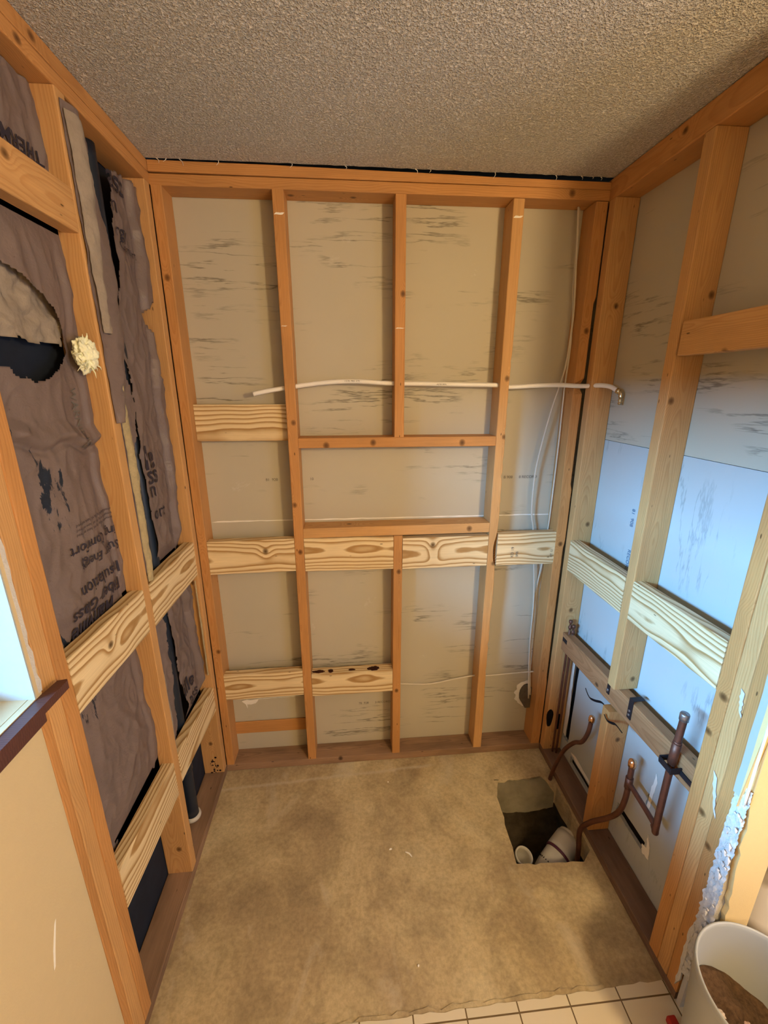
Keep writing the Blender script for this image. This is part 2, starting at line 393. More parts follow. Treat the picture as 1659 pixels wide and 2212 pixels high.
def text(parent, s, size, loc, xdir, ydir, mat, name='lettering', onto=None, shear=0, bold=0, lift=.001, width=1.0):
    cu = bpy.data.curves.new(name, 'FONT'); cu.body = s; cu.size = size; cu.shear = shear; cu.offset = bold; cu.resolution_u = 3
    to = bpy.data.objects.new('tmp', cu); C.objects.link(to); dg = bpy.context.evaluated_depsgraph_get()
    me = bpy.data.meshes.new_from_object(to.evaluated_get(dg)); C.objects.unlink(to); bpy.data.objects.remove(to)
    X, Y = Vector(xdir), Vector(ydir); Nn = X.cross(Y)
    for v in me.vertices:
        p = Vector(loc)+X*v.co.x*width+Y*v.co.y+Nn*lift
        if onto: p.x = onto(p.y, p.z)+lift
        v.co = p
    me.name = name; me.materials.clear(); me.materials.append(mat)
    o = bpy.data.objects.new(name, me); C.objects.link(o); adopt(parent, o) if parent else None
    return o

# ------------------------------------------------------------------ the setting
def S(o): o['kind'] = 'structure'; return o
# concrete slab with the broken-out drain hole
hole = (jag((1.213, -.512), (1.232, -.24), 9, .006, 1)+jag((1.232, -.24), (1.262, -.165), 3, .004, 2)+jag((1.262, -.165), (1.47, -.152), 7, .006, 3)
        + jag((1.47, -.152), (1.523, -.21), 3, .004, 4)+jag((1.523, -.21), (1.52, -.49), 8, .006, 5)+jag((1.52, -.49), (1.475, -.527), 3, .004, 6)+jag((1.475, -.527), (1.213, -.512), 11, .006, 7))
floor = S(prism('floor', [(-.2, .12), (-.2, -.882), (1.66, -.882), (1.66, .12)], 'xy', 0, -.10, CONC, holes=[hole[::-1]]))
def grid(fn, nu, nv, closed_u=False):
    bm = bmesh.new(); V = [[bm.verts.new(fn(i/nu, j/nv)) for j in range(nv+1)] for i in range(nu+1)]
    for i in range(nu):
        for j in range(nv): 
            f_ = bm.faces.new((V[i][j], V[i+1][j], V[i+1][j+1], V[i][j+1])); f_.smooth = True
    return bm
def pit(uu, vv):
    x = 1.17+.42*uu; y = -.56+.48*vv; e = min(uu, 1-uu, vv, 1-vv)
    z = -.10-.30*min(1, e*7)**.7 + noise.fractal(Vector((x*11, y*11, 0)), 1, 2, 5)*.035*min(1, e*9)
    if vv > .72: z = max(z, -.10-.20*(1-vv)/.28)
    return (x, y, min(z, -.098 if e < .02 else -.102))
po = S(obj('floor', grid(pit, 60, 60), SOIL)); tag(po, kind='structure')
def ledge(uu, vv):
    x = 1.236+.285*uu; y = -.150-.062*vv; n_ = noise.fractal(Vector((x*25, y*25, 3)), 1, 2, 4)
    z = -.004-.05*vv**1.5 + .010*n_
    if vv > .92: z = -.12
    return (x+.01*noise.noise(Vector((y*30, 1, 1))), y-.012*math.sin(uu*3.1)+.006*n_*vv, z)
led = obj('mortar_ledge', grid(ledge, 40, 16), flat('mossy_mortar', (.20, .175, .115), .9, .1, var=.5, scale=14, bumps=.8), floor)
# tiled floor in front, with the ragged mortar bed edge
tf = S(prism('floor', jag((1.75, -.872), (.4, -.888), 60, .004, 8)+[(-.1, -.895), (-.1, -2.8), (2.8, -2.8), (2.8, -.872)], 'xy', -.02, .007, TILE))
mb = S(prism('trim_1', jag((1.50, -.862), (.4, -.880), 60, .007, 11)+[(.4, -.93), (1.50, -.93)], 'xy', -.01, .0045, CONC))
S(boxo('floor', 1.66, 2.8, -.872, .4, -.05, -.001, mat=VINYL))
# ceiling: textured drywall with a ragged cut edge at the back, black sheet above standing in for the dark void
ce = [(2.8, 0.10), (1.55, .0), ]+jag((W, -.001), (.55, -.0035), 50, .0035, 21)+jag((.55, -.0035), (-.02, -.001), 20, .003, 22)+[(-.2, .0), (-.2, -2.8), (2.8, -2.8)]
ceil_ = S(prism('ceiling', ce, 'xy', H, H+.013, CEIL))
S(boxo('ceiling', -.3, 2.9, -2.9, .5, H+.03, H+.05, mat=BLACKM))
for i, x in enumerate((.03, .06, .10, .22, .45, .62, .85, .90, 1.12, 1.33, 1.42, 1.46, 1.49)):
    rg_ = random.Random(i); bm = bmesh.new(); p0 = Vector((x, .0, H+.001)); q = Vector((rg_.uniform(-.012, .012), rg_.uniform(-.010, -.002), rg_.uniform(-.020, -.008)))
    tube(bm, smoothpath([p0, p0+q*.5+Vector((.004, 0, .001)), p0+q], 4), lambda t: .0011*(1-t)+.0003, 6); obj('torn_paper_fibre', bm, PEELED, ceil_)
# back wall: rear face of the neighbouring room's gypsum board
wall_back = S(prism('wall_back', [(-.15, -.02), (1.70, -.02), (1.70, 2.44), (-.15, 2.44)], 'xz', D, D+.0127, GYPH))
# right wall board: upper sheet and lower sheet with cut slots
def rect(y0, y1, z0, z1, a=.004, s=0): return jag((y0, z0), (y1, z0), 5, a, s)+jag((y1, z0), (y1, z1), 7, a, s+1)+jag((y1, z1), (y0, z1), 5, a, s+2)+jag((y0, z1), (y0, z0), 7, a, s+3)
wr_ = S(prism('wall_right', [(.1, 1.555), (-.92, 1.553), (-.92, 2.44), (.1, 2.44)], 'yz', W+D, W+D+.0127, GYPH))
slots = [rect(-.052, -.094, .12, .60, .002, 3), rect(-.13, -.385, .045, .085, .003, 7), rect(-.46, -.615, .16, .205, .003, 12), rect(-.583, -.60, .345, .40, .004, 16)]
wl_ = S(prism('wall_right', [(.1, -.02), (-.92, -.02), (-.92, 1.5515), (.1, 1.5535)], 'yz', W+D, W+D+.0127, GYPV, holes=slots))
S(boxo('wall_right', W+D+.014, W+D+.02, -.92, .1, -.02, 2.44, mat=BLACKM))  # black sheet added so the cut slots read as dark openings
S(boxo('wall_right', W+D+.021, W+D+.034, -.93, .1, 0, 2.44, mat=PAINTY))
# left wall: black exterior sheathing behind the studs, painted drywall with the window in front of it
S(boxo('wall_left', -D-.02, -D-.001, -.95, .12, -.02, 2.44, mat=BLACKF))
edge_lo = jag((-.930, 0), (-.930, 1.165), 50, .0035, 31)
wl2 = S(prism('wall_left', edge_lo+[(-.918, 1.165)]+jag((-.905, 1.19), (-.905, 2.44), 50, .0035, 33)+[(-.905, 2.44), (-2.8, 2.44), (-2.8, 0)], 'yz', .001, .0135, PAINT,
               holes=[[(-.921, 1.19), (-1.85, 1.19), (-1.85, 1.82), (-.921, 1.82)]]))
S(prism('trim_2', jag((-.903, 1.195), (-.903, 2.44), 60, .004, 37)+[(-.912, 2.44), (-.912, 1.195)], 'yz', .0012, .0142, GYPSUM))
S(prism('wall_left', [(-.91, -.02), (-.91, 2.44), (-2.8, 2.44), (-2.8, -.02)], 'yz', -.16, -.0005, PAINT,
        holes=[[(-.919, 1.19), (-1.85, 1.19), (-1.85, 1.82), (-.919, 1.82)]]))
rv = empty('window_1', (-.08, -1.385, 1.19)); rv['kind'] = 'structure'
bm = bmesh.new(); box(bm, -.16, .0137, -.923, -.9195, 1.19, 1.82); box(bm, -.16, .0137, -1.85, -1.846, 1.19, 1.82); box(bm, -.16, .0137, -1.85, -.92, 1.816, 1.82)
adopt(rv, obj('reveal', bm, REVEAL))
bm = bmesh.new()
for a in ((-.15, -.11, -.96, -.923, 1.19, 1.82), (-.15, -.11, -1.85, -1.81, 1.19, 1.82), (-.15, -.11, -1.81, -.96, 1.19, 1.235), (-.15, -.11, -1.81, -.96, 1.775, 1.82), (-.14, -.115, -1.81, -.96, 1.50, 1.53)): box(bm, *a, bev=.003)
adopt(rv, obj('window_frame', bm, REVEAL))
mt = bpy.data.materials.new('window_glass'); mt.use_nodes = True; nt = mt.node_tree; nt.nodes.clear()
o_ = N(nt, 'ShaderNodeOutputMaterial'); mx = N(nt, 'ShaderNodeMixShader'); tr = N(nt, 'ShaderNodeBsdfTransparent'); gl = N(nt, 'ShaderNodeBsdfGlossy'); gl.inputs['Roughness'].default_value = .02
lw = N(nt, 'ShaderNodeLayerWeight'); lw.inputs[0].default_value = .12; nt.links.new(lw.outputs['Fresnel'], mx.inputs[0])
nt.links.new(tr.outputs[0], mx.inputs[1]); nt.links.new(gl.outputs[0], mx.inputs[2]); nt.links.new(mx.outputs[0], o_.inputs[0])
adopt(rv, boxo('pane', -.131, -.127, -1.81, -.96, 1.235, 1.775, mat=mt))
# rest of the room shell, behind and beside the camera
S(boxo('wall_front', -.2, 2.8, -2.82, -2.8, 0, 2.44, mat=PAINT))
S(boxo('wall_side', 2.8, 2.82, -2.82, -1.3, 0, 2.44, mat=PAINT))
S(boxo('wall_side', 2.8, 2.82, -1.299, .4, 0, 2.44, mat=BROWNW))
S(boxo('wall_far', 1.66, 2.8, -.19, -.17, 0, 2.44, mat=BROWNW))
# end of the right wall: painted drywall return, corner bead and torn gypsum
end = S(prism('wall_end', [(1.6415, 0), (1.6415, 2.44), (1.5365, 2.44)]+jag((1.5365, 2.30), (1.5365, .80), 8, .001, 41)+jag((1.5365, .80), (1.575, .36), 16, .008, 42)+jag((1.575, .36), (1.582, .0), 12, .006, 44), 'xz', -.948, -.935, PAINTY))
S(boxo('wall_end', W+.004, 1.6415, -.934, -.921, 0, 2.44, mat=GYPSUM))
ret = S(prism('wall_end', jag((-.9335, .78), (-.9335, 2.44), 30, .001, 51)+[(-.948, 2.44)]+jag((-.948, 2.30), (-.948, .80), 6, .0005, 52), 'yz', W-.0125, W+.003, PAINTY))
gs = S(prism('trim_3', jag((-.9165, .81), (-.9165, 2.44), 40, .0015, 61)+[(-.9333, 2.44), (-.9333, .81)], 'yz', W-.0115, W+.003, REVEAL))
S(tubeo('trim_4', [(W-.011, -.9475, z) for z in (.80, 1.2, 1.7, 2.43)], .0028, PEELED))
def rub(uu, vv):
    z = .14+.70*vv; y = -.9165-.034*uu; n_ = noise.fractal(Vector((y*60, z*26, 2)), .9, 2.1, 6)
    x = W-.010+.014*abs(n_)+.006*uu
    y -= .006*noise.noise(Vector((0, z*40, 8)))*(1 if uu < .1 else .3)
    return (x, y, z)
rb = obj('torn_gypsum', grid(rub, 14, 150), GYPSUM); adopt(ret, rb)
bm = bmesh.new()
for i in range(46):
    z = random.uniform(.16, .84); y = random.uniform(-.948, -.92); s_ = random.uniform(.003, .008)
    vs = bmesh.ops.create_icosphere(bm, subdivisions=1, radius=s_)['verts']
    for v in vs: v.co = Vector((W-.008+v.co.x*.6, y+v.co.y, z+v.co.z*1.6))+noise.noise_vector(v.co*200)*.002
adopt(ret, obj('torn_gypsum', bm, GYPSUM))
tp = prism('torn_paper', jag((-.912, .07), (-.908, .32), 16, .003, 71)+jag((-.917, .34), (-.925, .09), 12, .004, 72), 'yz', W-.008, W-.003, GYPSUM); adopt(ret, tp)
bm = bmesh.new()
for (x, z, w_, h_) in ((1.555, .33, .028, .05), (1.548, .275, .02, .045)):
    v = [bm.verts.new(p) for p in ((x-w_/2, -.952, z-h_/2), (x+w_/2, -.950, z-h_/3), (x+w_/2, -.949, z+h_/2), (x-w_/4, -.958, z+h_/3))]; bm.faces.new(v)
r_ = bmesh.ops.solidify(bm, geom=bm.faces[:], thickness=.0015); adopt(ret, obj('paint_flap', bm, PAINTY))

# ------------------------------------------------------------------ back wall framing
FR = 'wood framing'
def st(*a, **k): return board('wall_stud', *a, **k)
e = .0006
def lean_slit(t, y, z, k):      # right edge bows away from the corner: leaves the dark slit
    Z = .038+t*2.332
    if y > 0:
        d_ = 0
        if 1.36 < Z < 2.07: d_ = min(1, (2.07-Z)/.02)*.0062
        elif .40 < Z < 1.11: d_ = min(1, (1.11-Z)/.02)*.0052*(.5+.5*min(1, (Z-.4)/.3))
        y -= d_
        if 1.742 < Z < 1.772: z += .010 if z < 0 else 0; y -= .006
    return y, z
st((.0008, .0355), (.0, D-e), (.0385, 2.3695), 'z', OLD, 'old orange corner stud at the left end of the back wall', 'stud', knots=((-.55, .01, -.04), (-.05, -.005, -.03), (.9, 0, -.04)))
st((.381, .419), (.0, D-e), (.0385, 2.3695), 'z', OLD, 'tall orange stud crossed behind by the free left end of the plastic pipe', 'stud', knots=((.42, .006, -.04), (.10, -.008, -.04), (-.10, .003, -.045)))
st((.786, .8235), (.0, D-e), (1.5675, 2.3695), 'z', OLD, 'short upper stud ending on the small orange header of the back wall', 'stud', knots=((.1, .01, -.045), (9, 9, 9)))
st((.787, .8245), (.0, D-e), (.0385, 1.163), 'z', OLD, 'short lower stud in the middle of the back wall, below the ledge board', 'stud', knots=((.4, .004, -.045), (-.2, 0, -.045)))
def wane(t, y, z, k):
    Z = .038+t*2.332
    if y > 0 and z < .01:
        a = .5+.5*noise.noise(Vector((Z*5, 3, 1))); b2 = noise.noise(Vector((Z*38, 7, 2)))
        if .3 < Z < 1.95: y -= .011*max(0, a-.25)+.007*max(0, b2)
        if 1.0 < Z < 1.16: y -= .011*math.sin((Z-1.0)/.16*math.pi)
    return y, z
st((1.191, 1.231), (.0, D-e), (.0385, 2.3695), 'z', OLDP, 'full-height stud with a rough chipped bark edge, right of the small header', 'stud', shape=wane, knots=((.58, .006, -.04), (.36, .012, -.045), (-.18, .008, -.04)))
st((1.486, 1.5305), (.0, D-e), (.0385, 2.3695), 'z', OLD, 'last stud of the back wall, left of the dark corner slit', 'stud', shape=lean_slit, knots=((-.1, .002, -.045), (.75, 0, -.04)))
def mark(o, x0, x1, z, h, y=-.0012):
    bm = bmesh.new(); pl = jag((x0, z), (x1, z), 5, .001, int(z*90))+jag((x1, z+h), (x0, z+h), 5, .001, int(z*70)); bm.free()
    m_ = prism('chalk_mark', pl, 'xz', y, y+.0008, PEELED); m_.parent = o; m_.matrix_parent_inverse = o.matrix_world.inverted()
SB = [o for o in C.objects if o.name.startswith('wall_stud')]
mark(SB[1], .383, .417, 2.298, .006); mark(SB[4], 1.194, 1.228, 2.312, .006); mark(SB[1], .383, .405, 1.958, .002); mark(SB[2], .788, .822, 1.955, .0025)
board('sole_plate', (.0, W), (.0, D-e), (.0006, .0379), 'x', SOLE, 'worn orange-brown sole plate along the foot of the back wall', 'plate', knots=((-.23, -.044, .01), (9, 9, 9)))
def sag(t, y, z, k): return y, z-(.004*t if z > 0 else 0)
board('top_plate', (.0, W), (.0, D-e), (2.3703, 2.4030), 'x', OLD, 'lower of the two back wall top plates, with a big knot near its right end', 'plate', knots=((.63, -.045, .004), (-.33, .0, -.017), (-.12, .0, -.017)), tilt=(0, .004))
board('top_plate', (.0, W), (.001, D-e), (2.4052, 2.4370), 'x', OLD, 'upper of the two back wall top plates, just under the ceiling', 'plate', shape=lambda t, y, z, k: (y, z-(.008*min(1, max(0, t-.25)*2) if z > 0 else 0)))
board('header_board', (.4196, 1.1905), (.0, D-e), (1.5282, 1.5668), 'x', OLD, 'narrow orange header board between two studs, under the short upper stud', 'blocking', knots=((-.1, -.045, 0), (.25, -.045, -.005), (-.28, -.045, -.01)), parent=None)
board('header_board', (.4196, 1.1905), (.0, D-e), (1.1640, 1.2060), 'x', SOLE if False else OLDP, 'dusty flat ledge board resting on the row of new pine blocks', 'blocking', knots=((-.2, .0, .02), (.3, -.04, 0)), tilt=(0, .004))
NB = 'new pine blocks in the middle row of the back wall'
def ob(xr, zr, lab, yr=(0, .038), knots=(), **k):
    knots = [(a, c_, b_) for a, b_, c_ in knots]
    return board('wood_block', xr, yr, zr, 'x', NEW, lab, 'wood block', knots=knots, **k)
b1 = ob((.0362, .3804), (1.018, 1.161), 'pale new pine block with a small black knot, left end of the middle row', knots=((.055, .022, -.019), (9, 9, 9)), pith=(0, .045, -.01), tilt=(0, .004))
b2 = ob((.4196, .7864), (1.016, 1.1615), 'new pine block with broad wavy grain, second in the middle row on the back wall', pith=(0, .04, .02), tilt=(0, -.002))
b3 = ob((.8251, 1.1904), (1.013, 1.152), 'new pine block with a large dark knot ringed by grain, third in the middle row', knots=((-.055, .035, -.019), (-.05, -.01, -.03)), pith=(0, .05, .0), tilt=(0, .002))
b4 = ob((1.2318, 1.489), (1.012, 1.158), 'stamped new pine block by the corner slit, right end of the middle row', pith=(0, .035, .0))
for b_, s, x, z, sz in ((b4, 'KD 19', 1.305, 1.050, .018), (b4, 'SPIB', 1.325, 1.052, .014), (b4, 'HT 12', 1.478, 1.045, .014)):
    t_ = text(None, s, sz, (x, -.0018, z), (0, 0, 1), (-1, 0, 0), INKG, 'grade_stamp'); t_.parent = b_; t_.matrix_parent_inverse = b_.matrix_world.inverted()
ob((.0362, .3804), (1.553, 1.690), 'weathered pine block set back from the stud faces, upper left of the back wall', yr=(.040, .078), pith=(0, .06, -.05))
ob((.0362, .3804), (.404, .533), 'new pine block with nested arrow-shaped grain, low on the back wall', pith=(0, .03, .0), tilt=(0, .006))
lb = ob((.4196, .7864), (.397, .5135), 'new pine block with dark bark patches on its top edge, low on the back wall', yr=(0, .05), pith=(0, .05, .02), tilt=(0, .004))
BARK = flat('bark', (.05, .018, .012), .9, .1, var=.5, scale=60, bumps=.9)
for (x, l, w_) in ((.45, .05, .010), (.505, .022, .012), (.60, .03, .006), (.70, .05, .014)):
    bm = bmesh.new(); vs = bmesh.ops.create_icosphere(bm, subdivisions=3, radius=1)['verts']
    for v in vs:
        n_ = 1+.5*noise.noise(v.co*2.1+Vector((x*50, 0, 0))); v.co = Vector((x+v.co.x*l*.5*n_, .018+v.co.y*w_*n_, .5145+v.co.z*.0016+(x-.603)*.01))
    bk = obj('bark_patch', bm, BARK); bk.parent = lb; bk.matrix_parent_inverse = lb.matrix_world.inverted()
# board low in the left bay behind, white tape line and labels printed on the gypsum paper
tb = board('backing_board', (.0362, .3804), (D-.008, D-.001), (.138, .205), 'x', OLD, 'thin old board lying against the gypsum, low in the left bay of the back wall', 'board')
S(prism('trim_5', jag((.0362, 1.2135), (W, 1.2110), 60, .0016, 81)+jag((W, 1.2155), (.0362, 1.218), 60, .0012, 82), 'xz', D-.0012, D-.0001, PEELED))
for s, x, z, sz in (('81  928', .27, 1.385, .016), ('10', .448, 1.385, .016), ('B 908', 1.268, 1.378, .017), ('8 RECORD', 1.335, 1.378, .017), ('78  928', .63, .262, .016), ('3 RECORD', .71, .262, .016)):
    text(wall_back, s, sz, (x, D-.0004, z), (1, 0, 0), (0, 0, 1), INKG, 'printed_mark')
for s, y, z, sz in (('81  908', -.262, 1.335, .022), ('RECORD', -.275, 1.185, .022)):
    t_ = text(wl_, s, sz, (W+D-.0006, y, z), (0, 0, -1), (0, -1, 0), flat('blue_print_ink', (.10, .16, .26), .7, .2, bumps=0), 'printed_mark')
# peeled paper patch, bottom left bay
bm = bmesh.new(); pts = [(.075, .322), (.10, .328), (.115, .325), (.155, .329), (.15, .318), (.14, .306), (.118, .300), (.10, .302), (.099, .280), (.093, .302)]
pp = prism('peeled_paper', pts[::-1], 'xz', D-.004, D-.002, PEELED); tag(pp, 'scrap of torn white paper stuck to the gypsum above the low board', 'paper')
pl = prism('scratch', jag((.15, .3265), (.36, .331), 20, .001, 3)+[(.36, .3325), (.15, .329)], 'xz', D-.002, D-.0005, PEELED); adopt(pp, pl)

# electrical box and cables
jb = empty('junction_box', (1.474, .07, .205)); tag(jb, 'small dark metal electrical box in a ragged gypsum cut-out near the floor', 'electrical box')
oc = [(1.474+.037*math.cos(a)*(1.0), .268+.062*math.sin(a)) for a in [math.radians(22.5+45*k) for k in range(8)]]
adopt(jb, prism('box_body', oc, 'xz', .050, .088, flat('oxidized_box', (.13, .11, .09), .6, .4, .4, var=.4, scale=60)))
rg = [(1.468+(.052 if math.cos(math.radians(a)) < .3 else .036)*math.cos(math.radians(a))*(1+.12*math.sin(a*.9)), .272+.074*math.sin(math.radians(a))*(1+.07*math.sin(a*1.3))) for a in range(60, 300, 9)]
inn = [(1.474+.036*math.cos(math.radians(a)), .268+.06*math.sin(math.radians(a))) for a in range(292, 60, -12)]
adopt(jb, prism('torn_paper_ring', rg+inn, 'xz', D-.006, D-.003, PEELED))
c1 = tubeo('electric_cable', [(1.448, .05, 2.369), (1.452, .045, 2.30), (1.462, .05, 2.2), (1.474, .05, 2.05), (1.476, .052, 1.96), (1.466, .05, 1.82), (1.428, .05, 1.656), (1.394, .052, 1.45), (1.390, .055, 1.33), (1.397, .06, 1.22), (1.41, .06, 1.158), (1.43, .06, 1.0), (1.45, .062, .8), (1.455, .06, .55), (1.472, .048, .27)], .0036, CABLE)
tag(c1, 'grey electrical cable bowing out from the corner stud and hanging to the metal box', 'cable')
c2 = tubeo('electric_cable', [(1.457, .06, 2.369), (1.462, .06, 2.28), (1.470, .065, 2.12), (1.476, .06, 2.04), (1.478, .05, 1.9), (1.4765, .055, 1.746), (1.4765, .05, 1.52), (1.4775, .055, 1.25), (1.478, .06, 1.162), (1.475, .07, 1.0), (1.463, .075, .85), (1.462, .07, .7), (1.466, .065, .5), (1.478, .048, .29)], .0034, CABLE)
tag(c2, 'grey electrical cable running straight down the side of the corner stud', 'cable')
c3 = tubeo('electric_cable', [(.8255, .055, .394), (.90, .055, .386), (.98, .055, .383), (1.09, .055, .402), (1.189, .055, .416), (1.212, .055, .414), (1.262, .055, .411), (1.38, .055, .416), (1.485, .055, .420)], .0038, CABLE)
tag(c3, 'off-white cable strung sideways near the floor through the chipped-edge stud', 'cable')

# water pipe
px = empty('water_pipe', (.26, .03, 1.73)); tag(px, 'white flexible plastic water pipe threaded through the back wall studs', 'pipe')
adopt(px, tubeo('pipe_run', [(.263, .020, 1.728), (.32, .024, 1.740), (.38, .028, 1.749), (.45, .03, 1.760), (.55, .03, 1.771), (.65, .03, 1.7735), (.78, .03, 1.766), (.88, .03, 1.7655), (1.02, .03, 1.763), (1.185, .028, 1.760), (1.235, .028, 1.753), (1.34, .024, 1.758), (1.43, .012, 1.7605), (1.485, -.004, 1.7575), (1.528, -.0155, 1.7565), (1.560, -.049, 1.759), (1.585, -.078, 1.754), (1.600, -.105, 1.738)], .0083, PEX, seg=16))
bm = bmesh.new(); tube(bm, smoothpath([(1.598, -.101, 1.741), (1.603, -.112, 1.735)], 2), .0105, 16); tube(bm, smoothpath([(1.6025, -.111, 1.736), (1.604, -.119, 1.728), (1.604, -.120, 1.716)], 5), .0085, 14)
tube(bm, [(1.604, -.120, 1.718), (1.604, -.120, 1.690)], .0062, 12); tube(bm, [(1.604, -.120, 1.708), (1.604, -.120, 1.704)], .0085, 12); tube(bm, [(1.604, -.120, 1.697), (1.604, -.120, 1.694)], .0082, 12)
adopt(px, obj('brass_elbow', bm, BRASS))
for s, x, z in (('1/2 IN  PEX  CTS', .60, 1.776), ('ASTM F876', .95, 1.764)):
    t_ = text(None, s, .008, (x, .0212, z-.004), (1, 0, 0), (0, 0, 1), INKG, 'printed_mark'); adopt(px, t_)

# ------------------------------------------------------------------ right wall framing
def bite(t, y, z, k):
    Z = .038+t*2.332
    if 1.742 < Z < 1.774 and z > 0: pass
    return y, z
st((W+.0006, W+D-e), (-.0395, -.0012), (.0385, 2.3695), 'z', OLDP, 'corner stud of the right wall, just right of the dark corner slit', 'stud', knots=((.83, .01, -.02), (.0, .02, -.02), (-.4, .0, -.02)))
st((W, W+D-e), (-.4445, -.4055), (.716, 2.3695), 'z', OLDP, 'long pale right wall stud sawn off above the plumbing rail, grey knot near its foot', 'stud',
   knots=((-.785, .02, -.02), (.45, .03, -.019), (.17, -.03, -.019)))
st((W+.002, W+D-e), (-.440, -.4005), (.0385, .615), 'z', OLD, 'short stud under the plumbing rail, standing on the right wall sole plate', 'stud', knots=((.16, .01, -.02), (9, 9, 9)))
st((W, W+D-e), (-.8385, -.8005), (.0385, 2.3695), 'z', OLD, 'first of three ganged studs at the right wall end, beside the capped riser', 'stud', knots=((.03, -.03, .0), (-.32, -.043, .01), (-.2, -.043, -.005)))
st((W, W+D-e), (-.8775, -.8393), (.0385, 2.3695), 'z', OLDP, 'middle of three ganged studs at the front end of the right wall', 'stud', knots=((-.55, -.043, .01), (9, 9, 9)))
st((W, W+D-e), (-.9163, -.8783), (.0385, 2.3695), 'z', OLD, 'last of three ganged studs, beside the torn white gypsum at the right wall end', 'stud', knots=((-.62, -.043, .01), (9, 9, 9)))
board('sole_plate', (W+.0005, W+D-e), (-.9163, -.0008), (.0006, .0379), 'y', SOLER, 'water-stained brown sole plate of the right wall, past the broken floor hole', 'plate')
board('top_plate', (W+.0005, W+D-e), (-1.25, .088), (2.3705, 2.4375), 'y', OLD, 'deep orange top plate along the top of the right wall', 'plate', knots=((.25, .01, -.045), (9, 9, 9)))
board('wood_block', (W, W+.038), (-.4045, -.0402), (.999, 1.135), 'y', NEW, 'new pine block with bold stripes beside the right corner stud', 'wood block', pith=(0, .03, -.05), tilt=(.0, 0))
board('wood_block', (W, W+.038), (-.7998, -.4450), (1.003, 1.143), 'y', NEW, 'greenish-white new pine block with fine ruled grain, right of the sawn-off stud', 'wood block', pith=(0, -.02, .045), tilt=(-.006, 0))
ubk = board('wood_block', (W-.001, W+.037), (-.7998, -.4550), (1.836, 1.925), 'y', OLDP, 'orange block with a looping grain mark, high on the right wall', 'wood block', pith=(0, .03, -.03), knots=((.02, -.045, -.01),))
rail = board('plumbing_rail', (W+.022, W+.060), (-.7998, -.0402), (.624, .7115), 'y', RAILW, 'dusty brown cross rail carrying the copper pipes, set into the right wall', 'blocking', tilt=(-.034, 0), knots=((.1, -.03, -.02),), pith=(0, .0, .06))
# iron straps nailed to the rail
def strap(pts, w_, name, mat, lab=None, par=None):
    P = smoothpath(pts, 4); bm = bmesh.new(); L_ = []
    for i, p in enumerate(P):
        t = (P[min(i+1, len(P)-1)]-P[max(i-1, 0)]).normalized(); s_ = t.cross(Vector((1, 0, .25))).normalized()
        L_.append((bm.verts.new(p+s_*w_/2), bm.verts.new(p-s_*w_/2)))
    for a, b_ in zip(L_, L_[1:]): bm.faces.new((a[0], b_[0], b_[1], a[1]))
    bmesh.ops.solidify(bm, geom=bm.faces[:], thickness=.0016)
    o = obj(name, bm, mat)
    if par: adopt(par, o)
    return o
def stn(name, pts, w_, lab, mat=IRON):
    P = [Vector(p) for p in pts]; o = strap(pts, w_, name, mat); tag(o, lab, 'bracket'); return o
s1 = empty('pipe_strap', (W+.02, -.50, .70)); tag(s1, 'black iron strap with nail holes folded over the top of the plumbing rail', 'bracket')
bm = bmesh.new(); box(bm, W+.0185, W+.0215, -.522, -.502, .652, .7285, bev=.001); box(bm, W+.0185, W+.062, -.522, -.502, .7285, .7310, bev=.001); adopt(s1, obj('strap_band', bm, IRON))
bm = bmesh.new()
for z in (.668, .684): tube(bm, [(W+.016, -.512, z), (W+.0188, -.512, z)], .0045, 12)
adopt(s1, obj('nail_head', bm, GALV))
s2 = empty('pipe_strap', (W+.02, -.385, .66)); tag(s2, 'short black iron clip tucked beside the foot of the sawn-off stud', 'bracket')
bm = bmesh.new(); box(bm, W+.0175, W+.0215, -.398, -.384, .655, .715, bev=.001); adopt(s2, obj('strap_band', bm, IRON))
bm = bmesh.new(); tube(bm, [(W+.014, -.391, .672), (W+.018, -.391, .672)], .006, 12); adopt(s2, obj('nail_head', bm, GALV))
stn('pipe_strap', [(W-.012, -.305, .612), (W-.008, -.330, .590), (W+.0, -.352, .592), (W+.014, -.372, .600), (W+.019, -.385, .598)], .011, 'bent dark strap end sticking out left of the short stud')
stn('pipe_strap', [(W-.010, -.432, .600), (W-.006, -.446, .585), (W+.0, -.462, .588), (W+.006, -.478, .594), (W+.018, -.500, .578)], .011, 'bent dark strap end curling over the top of the short stud')
# copper piping
cp = empty('copper_stub', (1.505, -.165, -.1)); tag(cp, 'curved copper stub with a bright cap, rising left of the short stud', 'pipe')
adopt(cp, tubeo('pipe_run', [(1.505, -.170, -.10), (1.508, -.172, .0), (1.518, -.185, .10), (1.535, -.205, .20), (1.552, -.240, .275), (1.556, -.285, .325), (1.556, -.314, .40), (1.556, -.322, .470)], .0085, COPPER))
bm = bmesh.new(); lathe(bm, [(.0088, 0), (.0115, .002), (.0125, .014), (.011, .024), (.006, .029), (.0005, .030)], (1.556, -.3225, .462), 16); adopt(cp, obj('end_cap', bm, COPPERB))
cp = empty('copper_manifold', (1.50, -.46, -.1)); tag(cp, 'branched copper pipe with a bright capped end and a sideways arm to the riser', 'pipe')
adopt(cp, tubeo('pipe_run', [(1.492, -.470, -.12), (1.496, -.455, -.03), (1.502, -.44, .045), (1.518, -.468, .12), (1.545, -.515, .20), (1.558, -.545, .265), (1.560, -.560, .34), (1.560, -.562, .42), (1.560, -.560, .500)], .0095, COPPER))
